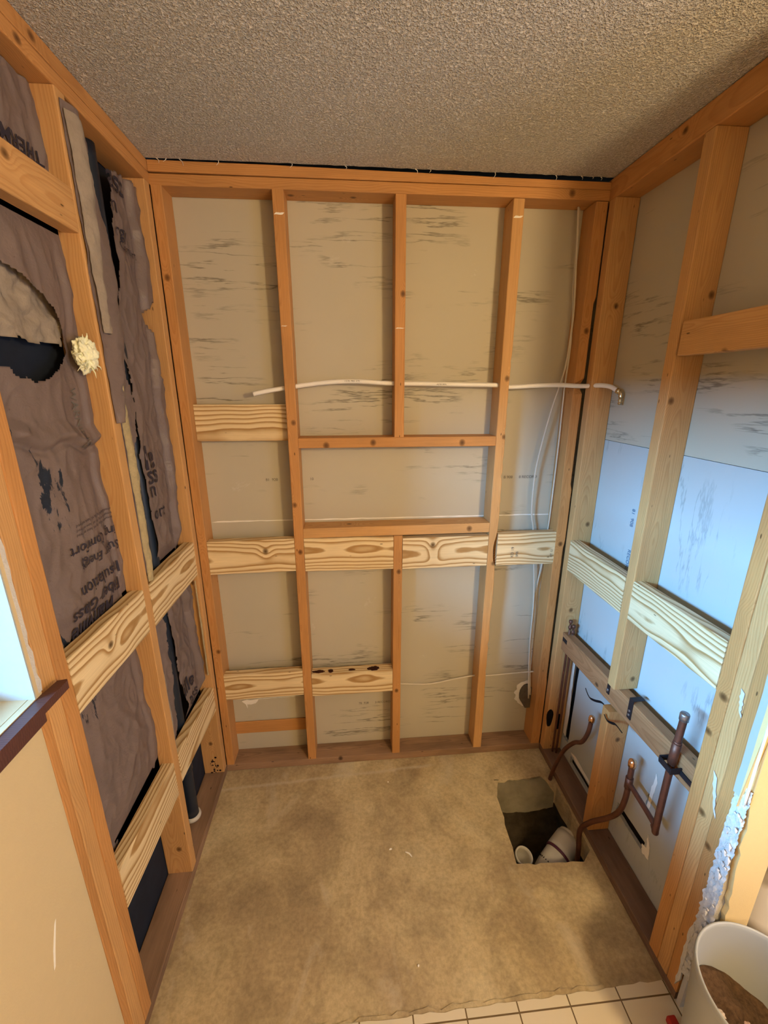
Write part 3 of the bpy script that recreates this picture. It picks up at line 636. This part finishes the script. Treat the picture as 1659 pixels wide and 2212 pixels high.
bm = bmesh.new(); lathe(bm, [(.0098, 0), (.0125, .002), (.0138, .016), (.012, .027), (.006, .032), (.0005, .033)], (1.560, -.560, .490), 16); adopt(cp, obj('end_cap', bm, COPPERB))
bm = bmesh.new(); tube(bm, [(1.560, -.562, .40), (1.560, -.561, .445)], .0125, 16); adopt(cp, obj('tee_joint', bm, COPPER))
adopt(cp, tubeo('side_arm', [(1.560, -.568, .422), (1.560, -.60, .418), (1.558, -.66, .413), (1.556, -.700, .408)], .0085, COPPER))
cp = empty('copper_riser', (W+.022, -.722, .40)); tag(cp, 'thick capped copper riser strapped to the right end of the plumbing rail', 'pipe')
RX = W+.003
adopt(cp, tubeo('pipe_run', [(1.553, -.700, .408), (RX+.012, -.716, .404), (RX+.005, -.722, .418), (RX+.003, -.723, .50), (RX, -.727, .70), (RX, -.732, .855)], .0098, COPPER, seg=18))
bm = bmesh.new(); tube(bm, [(RX, -.727, .69), (RX, -.7295, .765)], .0120, 18); tube(bm, [(RX, -.7295, .764), (RX, -.7298, .772)], .0112, 18); adopt(cp, obj('coupling', bm, COPPER))
bm = bmesh.new(); lathe(bm, [(.0104, 0), (.0122, .001), (.0126, .020), (.0112, .0235), (.001, .0242)], (RX, -.732, .847), 20); adopt(cp, obj('end_cap', bm, GALV))
bm = bmesh.new(); box(bm, RX-.020, RX-.015, -.745, -.702, .672, .690, bev=.001); box(bm, RX-.018, RX+.018, -.7475, -.7435, .668, .688, bev=.001); box(bm, RX-.018, RX+.018, -.7025, -.6985, .674, .692, bev=.001)
box(bm, RX+.014, RX+.0185, -.790, -.744, .664, .680, bev=.001); adopt(cp, obj('pipe_clamp', bm, IRON))
for k, (dx, dz, lab) in enumerate(((0, 0, 'thin reddish copper tube with a crimped tip in the far right corner bay'), (.014, -.02, 'second thin copper tube close beside it, slightly shorter, in the corner bay'))):
    cp = empty('copper_tube', (1.570+dx, -.052, .04)); tag(cp, lab, 'pipe')
    adopt(cp, tubeo('pipe_run', [(1.572+dx, -.056-.01*k, .039), (1.571+dx, -.058-.008*k, .35), (1.570+dx*.8, -.062-.008*k, .73+dz)], .0048, COPPER, n=4, seg=10))
    bm = bmesh.new(); lathe(bm, [(.005, 0), (.008, .006), (.008, .012), (.0045, .02), (.0045, .028), (.008, .034), (.008, .044), (.001, .046)], (1.570+dx*.8, -.062-.008*k, .722+dz), 12); adopt(cp, obj('crimped_tip', bm, COPPER))
bm = bmesh.new(); box(bm, 1.556, 1.604, -.079, -.075, .655, .675, bev=.001); box(bm, 1.553, 1.5565, -.080, -.045, .655, .675, bev=.001); o = obj('pipe_strap', bm, IRON); tag(o, 'black clamp around the pair of thin copper tubes in the corner bay', 'bracket')
# torn paper and flat black patches low in the right wall
for (nm, poly, lab) in (('torn_paper', [(-.046, .60), (-.058, .62), (-.064, .45), (-.072, .30), (-.068, .14), (-.050, .14), (-.044, .35)], 'strip of peeled white paper along the tall slot in the corner bay'),
                        ('torn_paper', [(-.13, .104), (-.20, .092), (-.28, .094), (-.385, .084), (-.385, .096), (-.25, .110), (-.17, .118)], 'torn white paper along the low slot left of the short stud'),
                        ('torn_paper', [(-.615, .158), (-.645, .165), (-.640, .215), (-.622, .255), (-.628, .20), (-.607, .19)], 'hook-shaped torn white paper at the end of the slot under the copper manifold'),
                        ('torn_paper', [(-.600, .50), (-.612, .47), (-.606, .40), (-.603, .335), (-.592, .34), (-.594, .42)], 'narrow vertical tear of white paper between the copper manifold and the riser')):
    ps = []
    for a, b_ in zip(poly, poly[1:]+poly[:1]): ps += jag(a, b_, 5, .003, int(abs(a[0])*1000) % 97)
    o = prism(nm, ps, 'yz', W+D-.003, W+D-.001, PEELED); tag(o, lab, 'paper')
for (y0, z0, sx) in ((-.0405, .17, 0),):
    bm = bmesh.new(); pts2 = [(W+.012+.016*math.cos(a)*(1+.15*math.sin(3*a)), .225+.055*math.sin(a)*(1+.1*math.cos(2*a))) for a in [k*.35 for k in range(18)]]
    o = prism('black_patch', pts2, 'xz', -.0412, -.0400, BLACKM); tag(o, 'flat black patch at the foot of the right corner stud', 'scorch mark')
    pts2 = [(W+.058+.012*math.cos(a)*(1+.15*math.sin(3*a)), .20+.05*math.sin(a)*(1+.1*math.cos(2*a))) for a in [k*.35 for k in range(18)]]
    o = prism('black_patch', pts2, 'xz', -.0412, -.0400, BLACKM); tag(o, 'smaller flat black patch deeper in the corner bay', 'scorch mark')
# chalk and plaster smears on the ganged studs
for (y0, z0, l, dy, lab) in ((-.852, .80, .12, -.03, 'white plaster smear running down the ganged studs'), (-.862, 1.06, .07, -.012, 'faint white plaster smear higher on the ganged studs')):
    pl = jag((y0, z0), (y0+dy, z0-l), 10, .003, 5)+jag((y0+dy-.006, z0-l), (y0-.008, z0), 10, .003, 9)
    o = prism('plaster_smear', pl, 'yz', W-.0022, W-.0010, GYPSUM); tag(o, lab, 'plaster')

# ------------------------------------------------------------------ left wall framing
st((-D+e, 0), (-.0385, -.0012), (.0385, 2.3695), 'z', OLDP, 'corner stud of the left wall beside the insulation, against the back wall', 'stud', knots=((-.2, .02, -.02), (-1.0, 0, -.02)))
st((-D+e, 0), (-.4595, -.4215), (.0385, 2.3695), 'z', OLDP, 'middle stud of the left wall, with yellow fibreglass clinging to its edge', 'stud', knots=((-.8, .02, -.02), (-1.05, .01, -.02)))
st((-D+e, 0), (-.8430, -.8050), (.0385, 2.3695), 'z', OLD, 'inner stud of the pair beside the window opening on the left wall', 'stud', knots=((-.4, .0, .0),))
st((-D+e, 0), (-.8845, -.8440), (.0385, 2.3695), 'z', OLDP, 'outer stud of the pair, touching the painted wall below the window', 'stud')
st((-D+e, 0), (-.9085, -.8855), (.0385, 2.3695), 'z', OLD, 'thin shim stud between the stud pair and the painted drywall', 'stud')
board('sole_plate', (-D+e, -.0003), (-.9085, -.0008), (.0006, .0379), 'y', SOLE, 'dusty sole plate of the left wall under the low pine braces', 'plate')
board('top_plate', (-D+e, -.0003), (-1.6, .088), (2.3705, 2.4025), 'y', OLD, 'lower of the two left wall top plates', 'plate', knots=((.2, .0, .044),))
board('top_plate', (-D+e, -.0010), (-1.6, .088), (2.4045, 2.4385), 'y', OLD, 'upper of the two left wall top plates, touching the ceiling', 'plate', knots=((.25, .0, .044), (.0, .0, .044)))
nz = lambda a, b_, zl, zr, hgt, lab, **k: board('wood_block', (-.038, 0), (a, b_), ((zl+zr)/2-hgt/2, (zl+zr)/2+hgt/2), 'y', NEW, lab, 'wood block', tilt=(zr-zl, 0), **k)
nz(-.8045, -.4600, 1.122, 1.113, .139, 'large new pine block with oval cathedral grain beside the window sill', pith=(0, .0, -.045), knots=((-.02, .01, .02),))
nz(-.4210, -.0390, 1.108, 1.106, .139, 'new pine block with wavy grain in the left wall bay next to the corner', pith=(0, .01, -.03))
nz(-.8045, -.4600, .500, .475, .139, 'low new pine block with long straight stripes near the window end of the left wall', pith=(0, .05, -.05))
nz(-.4210, -.0390, .480, .445, .120, 'low new pine block in the left wall bay next to the corner', pith=(0, -.04, -.05))
board('wood_block', (-.038, 0), (-.8045, -.4600), (2.092, 2.182), 'y', OLDP, 'pinkish old block crossing in front of the insulation high on the left wall', 'wood block', knots=((-.03, .02, .02),))
# mould on the corner stud foot
bm = bmesh.new()
for i in range(26):
    y = -.0393; x = -.045+random.gauss(0, .010); z = .085+random.gauss(0, .030); vs = bmesh.ops.create_icosphere(bm, subdivisions=1, radius=random.uniform(.002, .006))['verts']
    for v in vs: v.co = Vector((x+v.co.x, y+v.co.y*.15, max(.04, z)+v.co.z))
o = obj('mould_patch', bm, flat('dark_mould', (.02, .012, .015), .95, .05)); tag(o, 'dark mould at the foot of the left corner stud', 'mould')
# window sill
sl = empty('window_sill', (.0, -1.385, 1.172)); sl['kind'] = 'structure'; sl.name = 'trim_6'
bm = bmesh.new(); ps = [(.038, -.869), (.034, -.864), (.018, -.868), (.0145, -.9035), (-.155, -.922), (-.155, -1.88), (.038, -1.88)]
so_ = prism('sill_board', ps, 'xy', 1.171, 1.1885, DARKWOOD); so_['pith'] = (0., .3, 1.1); adopt(sl, so_)
for k in ('knot_a', 'knot_b', 'knot_c'): so_[k] = (9., 9., 9.)
ap = boxo('sill_apron', .0145, .030, -1.86, -.928, 1.145, 1.1705, mat=DARKWOOD, bev=.003); ap['pith'] = (0., .3, 1.1); adopt(sl, ap)
for k in ('knot_a', 'knot_b', 'knot_c'): ap[k] = (9., 9., 9.)
o = prism('paint_mark', [(-1.018, .745), (-1.012, .75), (-1.030, .70), (-1.041, .665), (-1.046, .662), (-1.036, .70)], 'yz', .0138, .0144, PEELED); adopt(wl2, o)

# vent pipe behind the insulation
vp = empty('vent_pipe', (-.048, -.268, .05)); tag(vp, 'black vertical vent pipe showing between the torn insulation paper, left wall', 'pipe')
adopt(vp, tubeo('pipe_run', [(-.0635, -.238, 2.369), (-.0635, -.244, 1.9), (-.0635, -.250, 1.2), (-.0635, -.258, .6), (-.0635, -.262, .075)], .0245, ABS, seg=24))
bm = bmesh.new(); lathe(bm, [(.025, 0), (.031, 0), (.033, .006), (.031, .016), (.0252, .018)], (-.0635, -.262, .060), 28); adopt(vp, obj('collar', bm, PVC))
bm = bmesh.new(); lathe(bm, [(.0246, 0), (.027, .002), (.027, .045), (.0246, .047)], (-.0635, -.2605, .30), 24); adopt(vp, obj('coupling', bm, ABS))

# ------------------------------------------------------------------ insulation
def lerp_tab(tab, z):
    if z <= tab[0][0]: return tab[0][1]
    for (z0, a), (z1, b_) in zip(tab, tab[1:]):
        if z <= z1: return a+(b_-a)*(z-z0)/(z1-z0)
    return tab[-1][1]
def nogdip(y, z, ranges):
    w_ = 0
    for z0, z1 in ranges:
        d_ = max(z0-z, z-z1, 0); w_ = max(w_, 1-min(1, d_/.05))
    return w_
def ridge(p, s):
    return 1-abs(noise.noise(p*s))*3
def h1(y, z):       # bay next to the corner
    p = Vector((1, y*1.4, z*.8))
    edge = max(0, (y+.10)/.06)
    h = -.050+.014*math.sin(min(1, max(0, (y+.42)/.38))*math.pi)+.010*noise.fractal(p*5, 1, 2, 3)+.0045*max(0, ridge(p+Vector((3, 0, 0)), 9))+.0035*max(0, ridge(p+Vector((8, 2, 0)), 17))+.0012*noise.fractal(p*26, 1, 2, 2)
    xe = lerp_tab([(.5, -.085), (.65, -.09), (.9, -.082), (1.05, -.10), (1.25, -.085), (1.6, -.075), (1.75, -.105), (1.95, -.075), (2.03, -.095), (2.15, -.075), (2.37, -.09)], z)
    if y > xe: h += .020*min(1, (y-xe)/.012)        # stapling flange stands forward of the face
    else: h -= .006*max(0, 1-(xe-y)/.015)
    w_ = nogdip(y, z, ((1.03, 1.18), (.38, .52))); h = h*(1-w_)+min(h, -.046)*w_
    return min(h, -.012)
def h2(y, z):       # bay beside the window
    p = Vector((5, y*1.4, z*.8))
    h = -.056+.016*math.sin(min(1, max(0, (y+.80)/.34))*math.pi)+.012*noise.fractal(p*4.3, 1, 2, 3)+.005*max(0, ridge(p, 7))+.0035*max(0, ridge(p+Vector((8, 2, 0)), 15))+.0012*noise.fractal(p*26, 1, 2, 2)
    zc = 1.632+.12*(y+.62)*-.9+.01*math.sin(y*40)
    if y < -.44: h += .016*max(0, 1-abs(z-zc-.012)/.03)-.010*max(0, 1-abs(z-zc+.01)/.012)
    if y > -.49: h += .010*min(1, (y+.49)/.012)
    w_ = nogdip(y, z, ((1.03, 1.19), (.40, .575), (2.085, 2.19))); h = h*(1-w_)+min(h, -.046)*w_
    return min(h, -.015)
def sheet(fn, y0, y1, z0, z1, keep, step=.0042):
    ny, nz_ = int((y1-y0)/step), int((z1-z0)/step); bm = bmesh.new(); V = {}
    def vtx(i, j):
        if (i, j) not in V:
            y, z = y0+(y1-y0)*i/ny, z0+(z1-z0)*j/nz_; V[i, j] = bm.verts.new((fn(y, z), y, z))
        return V[i, j]
    for i in range(ny):
        for j in range(nz_):
            y, z = y0+(y1-y0)*(i+.5)/ny, z0+(z1-z0)*(j+.5)/nz_
            if keep(y, z):
                f_ = bm.faces.new((vtx(i, j), vtx(i+1, j), vtx(i+1, j+1), vtx(i, j+1))); f_.smooth = True
    bmesh.ops.solidify(bm, geom=bm.faces[:], thickness=.0012)
    bmesh.ops.recalc_face_normals(bm, faces=bm.faces)
    return bm
def jn(z, s, a): return a*noise.noise(Vector((z*25, s, 0)))+a*.6*noise.noise(Vector((z*80, s, 4)))
GL = [(.47, -.325), (.60, -.318), (.75, -.300), (.95, -.293), (1.1, -.305), (1.35, -.322), (1.50, -.312), (1.60, -.290), (1.69, -.268), (1.70, -.262), (1.95, -.300), (2.10, -.315), (2.20, -.31), (2.37, -.285)]
GR = [(.47, -.222), (.60, -.232), (.75, -.252), (.95, -.259), (1.1, -.255), (1.35, -.262), (1.50, -.268), (1.60, -.272), (1.69, -.268), (1.70, -.262), (1.88, -.262), (1.98, -.262), (2.02, -.236), (2.18, -.222), (2.33, -.190), (2.37, -.14)]
def keep1(y, z):
    if z < .462+.03*noise.noise(Vector((y*30, 1, 0))): return False
    gl = lerp_tab(GL, z)+jn(z, 1, .004); gr = lerp_tab(GR, z)+jn(z, 5, .003)
    if gl < y < gr: return False
    if z > 2.325+.02*math.sin((y+.2)*14)+.01*noise.noise(Vector((y*40, 2, 0))) and y > -.25: return False
    rt = -.041 if z > 2.02 or z < .3 else lerp_tab([(.45, -.060), (.62, -.066), (.80, -.050), (1.0, -.046), (1.16, -.075), (1.3, -.052), (1.5, -.045), (1.74, -.043), (1.79, -.085), (1.9, -.058), (1.98, -.088), (2.03, -.043)], z)
    if y > rt+jn(z, 9, .003): return False
    if z > 2.02 and gl-.02 < y < gl: return True
    return True
def inpoly(y, z, P):
    c_ = False; n = len(P)
    for i in range(n):
        (y0, z0), (y1, z1) = P[i], P[i-1]
        if (z0 > z) != (z1 > z) and y < (y1-y0)*(z-z0)/(z1-z0)+y0: c_ = not c_
    return c_
HOLE2 = [(-.80, 2.005), (-.70, 1.985), (-.64, 1.972), (-.585, 1.945), (-.54, 1.912), (-.512, 1.880), (-.525, 1.83), (-.55, 1.805), (-.61, 1.775), (-.66, 1.758), (-.72, 1.785), (-.80, 1.82)]
BEIGE = [(-.80, 2.06), (-.70, 2.05), (-.60, 2.03), (-.50, 1.97), (-.48, 1.90), (-.515, 1.845), (-.60, 1.842), (-.69, 1.850), (-.72, 1.865), (-.80, 1.87)]
def keep2(y, z):
    a = .008*noise.noise(Vector((y*45, z*45, 0))); b_ = .008*noise.noise(Vector((y*45, z*45, 9)))
    return not inpoly(y+a, z+b_, HOLE2) and z > .475+.015*noise.noise(Vector((y*30, 4, 0)))
in1 = empty('insulation_batt', (-.05, -.23, .46)); tag(in1, 'kraft-faced insulation batt split by the black pipe, in the left corner bay', 'insulation')
in2 = empty('insulation_batt', (-.05, -.63, .47)); tag(in2, 'tar-stained kraft-faced insulation batt with a torn hole, in the bay beside the window', 'insulation')
adopt(in1, obj('kraft_facing', sheet(h1, -.421, -.040, .44, 2.368, keep1), KRAFT))
adopt(in2, obj('kraft_facing', sheet(h2, -.8045, -.460, .44, 2.368, keep2), KRAFTS))
def fz(y, z): return -.060+.012*noise.fractal(Vector((2, y*22, z*22)), 1, 2, 5)
adopt(in2, obj('exposed_fiberglass', sheet(fz, -.8045, -.48, 1.74, 2.07, lambda y, z: inpoly(y+.006*noise.noise(Vector((y*50, z*50, 3))), z+.006*noise.noise(Vector((y*50, z*50, 5))), BEIGE), .005), FIBERG))
# fluffy tuft hanging from the hole
def tuft(c, rr, n, name, mat, seed, spikes=14):
    rng = random.Random(seed); bm = bmesh.new()
    vs = bmesh.ops.create_icosphere(bm, subdivisions=5, radius=1)['verts']
    for v in vs:
        q = v.co.copy(); n_ = 1+.38*noise.fractal(q*2.2+Vector((seed, 0, 0)), .8, 2.2, 6); v.co = Vector((c[0]+q.x*rr[0]*n_, c[1]+q.y*rr[1]*n_, c[2]+q.z*rr[2]*n_))
    for k in range(spikes):
        a = rng.uniform(0, 6.28); p0 = Vector((c[0]+rng.uniform(0, rr[0]*.6), c[1]+math.cos(a)*rr[1]*.8, c[2]+math.sin(a)*rr[2]*.8)); d_ = Vector((rng.uniform(-.2, .6), math.cos(a), math.sin(a)))*rng.uniform(.012, .028)
        tube(bm, [p0, p0+d_*.6+Vector((.002, 0, .002)), p0+d_], lambda t: .0022*(1-t)+.0003, 6)
    for f_ in bm.faces: f_.smooth = True
    return obj(name, bm, mat)
adopt(in2, tuft((-.022, -.487, 1.826), (.022, .034, .036), 0, 'fiberglass_tuft', FIBERY, 3))
# torn paper flange and fibreglass along the middle stud
def strip(name, tab, x0, amp, mat, par, z0, z1, seed, n=260, lump=.008):
    bm = bmesh.new(); rows = []
    for j in range(n+1):
        z = z0+(z1-z0)*j/n; a, b_ = tab(z); row = []
        for i in range(9):
            t = i/8; y = a+(b_-a)*t
            if i == 8: y += jn(z, seed, .006)
            x = x0+lump*math.sin(t*math.pi)*(1+.6*noise.noise(Vector((z*30, t*3, seed))))+amp*noise.fractal(Vector((seed, y*30, z*14)), 1, 2, 4)
            row.append(bm.verts.new((x, y, z)))
        rows.append(row)
    for p, q in zip(rows, rows[1:]):
        for i in range(8):
            f_ = bm.faces.new((p[i], p[i+1], q[i+1], q[i])); f_.smooth = True
    bmesh.ops.solidify(bm, geom=bm.faces[:], thickness=.002)
    o = obj(name, bm, mat); adopt(par, o); return o
strip('fiberglass_edge', lambda z: (-.4215, lerp_tab([(1.10, -.402), (1.25, -.388), (1.5, -.380), (1.75, -.384), (1.93, -.402)], z)), .002, .003, FIBER, in1, 1.19, 1.93, 2)
strip('torn_flange', lambda z: (-.452, lerp_tab([(1.64, -.415), (1.8, -.350), (2.0, -.322), (2.15, -.338), (2.25, -.372), (2.35, -.375)], z)), .003, .004, KRAFT, in1, 1.66, 2.352, 6, lump=.012)
strip('fiberglass_fringe', lambda z: (-.450, lerp_tab([(1.86, -.420), (2.0, -.408), (2.2, -.375), (2.33, -.388)], z)), .010, .004, FIBERG, in1, 1.88, 2.335, 9, lump=.010)
strip('fiberglass_edge', lambda z: (-.4215, lerp_tab([(.52, -.405), (.66, -.392), (.85, -.398), (1.03, -.415)], z)), -.012, .003, FIBERG, in1, .53, 1.03, 12, lump=.004)
strip('paper_edge', lambda z: (-.058, lerp_tab([(.55, -.046), (.8, -.041), (1.03, -.052)], z)), -.008, .001, FIBER, in1, .58, 1.02, 15, lump=.002)
# printing on the paper
def t1(s, sz, y, z, **k): text(in1, s, sz, (0, y, z), (0, 1, 0), (0, 0, 1), INK, 'printed_lettering', onto=h1, lift=.0042, **k)
t1('le', .108, -.262, 1.500, bold=.0016); t1('ss', .088, -.258, 1.452, bold=.001); t1('n', .075, -.256, 1.408, bold=.0006); t1('ort', .062, -.252, 1.332)
t1('ass', .085, -.215, 2.285, bold=.001); t1('n', .060, -.215, 2.225); t1('rgy', .050, -.212, 2.165, bold=.0004); t1('Comfort', .034, -.205, 2.132)
t1('ille', .082, -.245, .628, bold=.0014); t1('ass', .066, -.222, .572, bold=.0006); t1('on', .060, -.205, .528)
def t2(s, sz, y, z, **k): text(in2, s, sz, (0, y, z), (0, -1, 0), (0, 0, -1), INK, 'printed_lettering', onto=lambda a, b_: h2(a, b_), lift=.0045, **k)
t2('ing Comfort', .038, -.468, 1.388, bold=.0003); t2('Super Energy', .036, -.466, 1.345, width=.9, bold=.0003); t2('Insulation', .046, -.480, 1.288, bold=.0004); t2('Fiber Glass', .048, -.490, 1.244, bold=.0006); t2('Manville', .056, -.53, 1.206, shear=.3, bold=.0014)
for k in range(3): t2('Flammable facing, do not leave exposed', .0105, -.468, 1.440-.012*k)
t2('THERMAL', .038, -.48, 2.235, bold=.0006)
text(in2, 'WARNING', .03, (0, -.53, 1.75), (0, 0, -1), (0, 1, 0), INKG, 'printed_lettering', onto=h2, lift=.0028)

# ------------------------------------------------------------------ hole contents
dp = empty('drain_pipe', (1.285, -.435, -.33)); tag(dp, 'open white pipe end standing in the floor hole, left of the elbow', 'pipe')
bm = bmesh.new(); c_ = (0, 0, 0); rg_ = lathe(bm, [(.030, -.22), (.030, -.004), (.0345, 0), (.0365, .002), (.0365, .016), (.034, .018), (.031, .017), (.0295, .0), (.0295, -.10), (.001, -.105)], c_, 32)
o = obj('pipe_end', bm, PVC); o.matrix_world = Matrix.Translation((1.288, -.418, -.115)) @ Matrix.Rotation(math.radians(14), 4, 'X') @ Matrix.Rotation(math.radians(8), 4, 'Y'); 
o.parent = dp; o.matrix_parent_inverse = Matrix.Translation(dp.location).inverted()
de = empty('drain_elbow', (1.44, -.42, -.35)); tag(de, 'large off-white drain elbow with purple primer stains in the floor hole', 'pipe')
adopt(de, tubeo('elbow_body', [(1.345, -.470, -.34), (1.362, -.452, -.24), (1.405, -.425, -.175), (1.47, -.388, -.14), (1.53, -.350, -.125)], .050, PVC, seg=28))
bm = bmesh.new(); tube(bm, smoothpath([(1.455, -.397, -.146), (1.520, -.357, -.127)], 4), .0545, 28); adopt(de, obj('hub', bm, PVC))
bm = bmesh.new(); tube(bm, smoothpath([(1.449, -.4005, -.1485), (1.457, -.3955, -.1455)], 3), .0548, 28); adopt(de, obj('primer_stain', bm, PRIMER))
bm = bmesh.new(); tube(bm, smoothpath([(1.409, -.423, -.1725), (1.414, -.420, -.1695)], 2), .0512, 28); adopt(de, obj('mould_seam', bm, IRON))

# ------------------------------------------------------------------ bin
BC = (1.545, -1.097)
bn = empty('waste_bin', (BC[0], BC[1], .008)); tag(bn, 'round white plastic bin half filled with brown rubble, beside the wall end', 'bin')
bm = bmesh.new(); lathe(bm, [(.001, .008), (.112, .008), (.119, .014), (.1415, .385), (.1415, .386), (.1432, .390), (.1445, .400), (.1432, .408), (.1405, .411), (.1372, .407), (.1362, .398), (.1352, .385), (.1145, .018), (.001, .016)], (BC[0], BC[1], 0), 72); adopt(bn, obj('bin_body', bm, BINM))
def rubz(x, y, e): 
    sl = (x-BC[0])*.75+(y-BC[1])*.66
    return .245-.5*(x-BC[0])+.12*(y-BC[1])+.028*noise.fractal(Vector((x*14, y*14, 1)), 1, 2, 6)*(1-e*.4)
def rubf(uu, vv):
    a = uu*2*math.pi; rr = .1265*vv
    x, y = BC[0]+rr*math.cos(a), BC[1]+rr*math.sin(a)
    return (x, y, rubz(x, y, vv))
o = obj('rubble', grid(rubf, 64, 30), DEBRIS); tag(o, 'brown rubble and grit heaped inside the white bin', 'rubble', kind='stuff')
for i, (dx, dy, s_, lab) in enumerate(((-.06, .035, .012, 'pale stone chip near the rim side of the rubble in the bin'), (.0, .02, .010, 'pinkish chip in the middle of the rubble in the bin'), (-.035, -.055, .013, 'cream chip nearest the front of the rubble in the bin'))):
    bm = bmesh.new(); vs = bmesh.ops.create_icosphere(bm, subdivisions=3, radius=1)['verts']; x, y = BC[0]+dx, BC[1]+dy
    zz = rubz(x, y, .4)
    for v in vs: q = v.co*(1+.4*noise.noise(v.co*1.5+Vector((i*5, 0, 0)))); v.co = Vector((x+q.x*s_, y+q.y*s_*.7, zz+.004+q.z*s_*.5))
    o = obj('stone_chip', bm, flat('stone_chip_%d' % i, ((.6, .5, .4), (.5, .33, .27), (.6, .55, .42))[i], .8)); tag(o, lab, 'stone chip')
o = boxo('plastic_offcut', 1.475, 1.500, -1.03, -.955, .0075, .03, mat=RED, bev=.004); tag(o, 'red plastic offcut on the floor under the edge of the white bin', 'offcut')
# small chips on the concrete
for i, (x, y, l, a, lab) in enumerate(((.737, -.42, .012, .2, 'tiny white chip lying on the middle of the concrete floor'), (.805, -.445, .032, -.7, 'small white curled shaving on the concrete floor, longest of the crumbs'), (.755, -.125, .006, 0, 'white crumb on the concrete near the back wall'), (.79, -.775, .007, 1.2, 'white crumb on the concrete near the tiles'))):
    bm = bmesh.new(); d_ = Vector((math.cos(a), math.sin(a), 0))*l/2; c0 = Vector((x, y, .0025)); nn = Vector((-d_.y, d_.x, 0))*.25
    tube(bm, smoothpath([c0-d_, c0+nn, c0+d_], 4), lambda t: .0012+.0022*math.sin(t*3.14), 7); o = obj('plaster_chip', bm, PEELED); tag(o, lab, 'plaster chip')

# ------------------------------------------------------------------ toilet glimpsed past the wall end
tl = empty('toilet', (1.98, -.63, 0)); tag(tl, 'white toilet glimpsed through the opening past the wall end', 'toilet')
def oval(rx, ry, cx, cy, z, n=40): return [(cx+rx*math.cos(2*math.pi*k/n), cy+ry*math.sin(2*math.pi*k/n), z) for k in range(n)]
def loft(rings, name, mat):
    bm = bmesh.new(); R_ = [[bm.verts.new(p) for p in rr] for rr in rings]; n = len(R_[0])
    for a, b_ in zip(R_, R_[1:]):
        for k in range(n): f_ = bm.faces.new((a[k], a[(k+1) % n], b_[(k+1) % n], b_[k])); f_.smooth = True
    bm.faces.new(R_[0][::-1]); bm.faces.new(R_[-1]); return obj(name, bm, mat)
adopt(tl, loft([oval(.12, .20, 1.98, -.63, .0), oval(.115, .19, 1.98, -.63, .06), oval(.10, .16, 1.98, -.61, .16), oval(.13, .20, 1.98, -.64, .27), oval(.18, .24, 1.98, -.66, .36), oval(.185, .245, 1.98, -.66, .39)], 'bowl', PORC))
adopt(tl, loft([oval(.188, .248, 1.98, -.66, .392), oval(.19, .25, 1.98, -.66, .405), oval(.18, .24, 1.98, -.66, .42)], 'seat_lid', PORC))
bm = bmesh.new(); box(bm, 2.22, 2.42, -.88, -.44, .40, .74, bev=.02); adopt(tl, obj('tank', bm, PORC))
bm = bmesh.new(); box(bm, 2.21, 2.43, -.89, -.43, .742, .775, bev=.01); adopt(tl, obj('tank_lid', bm, PORC))
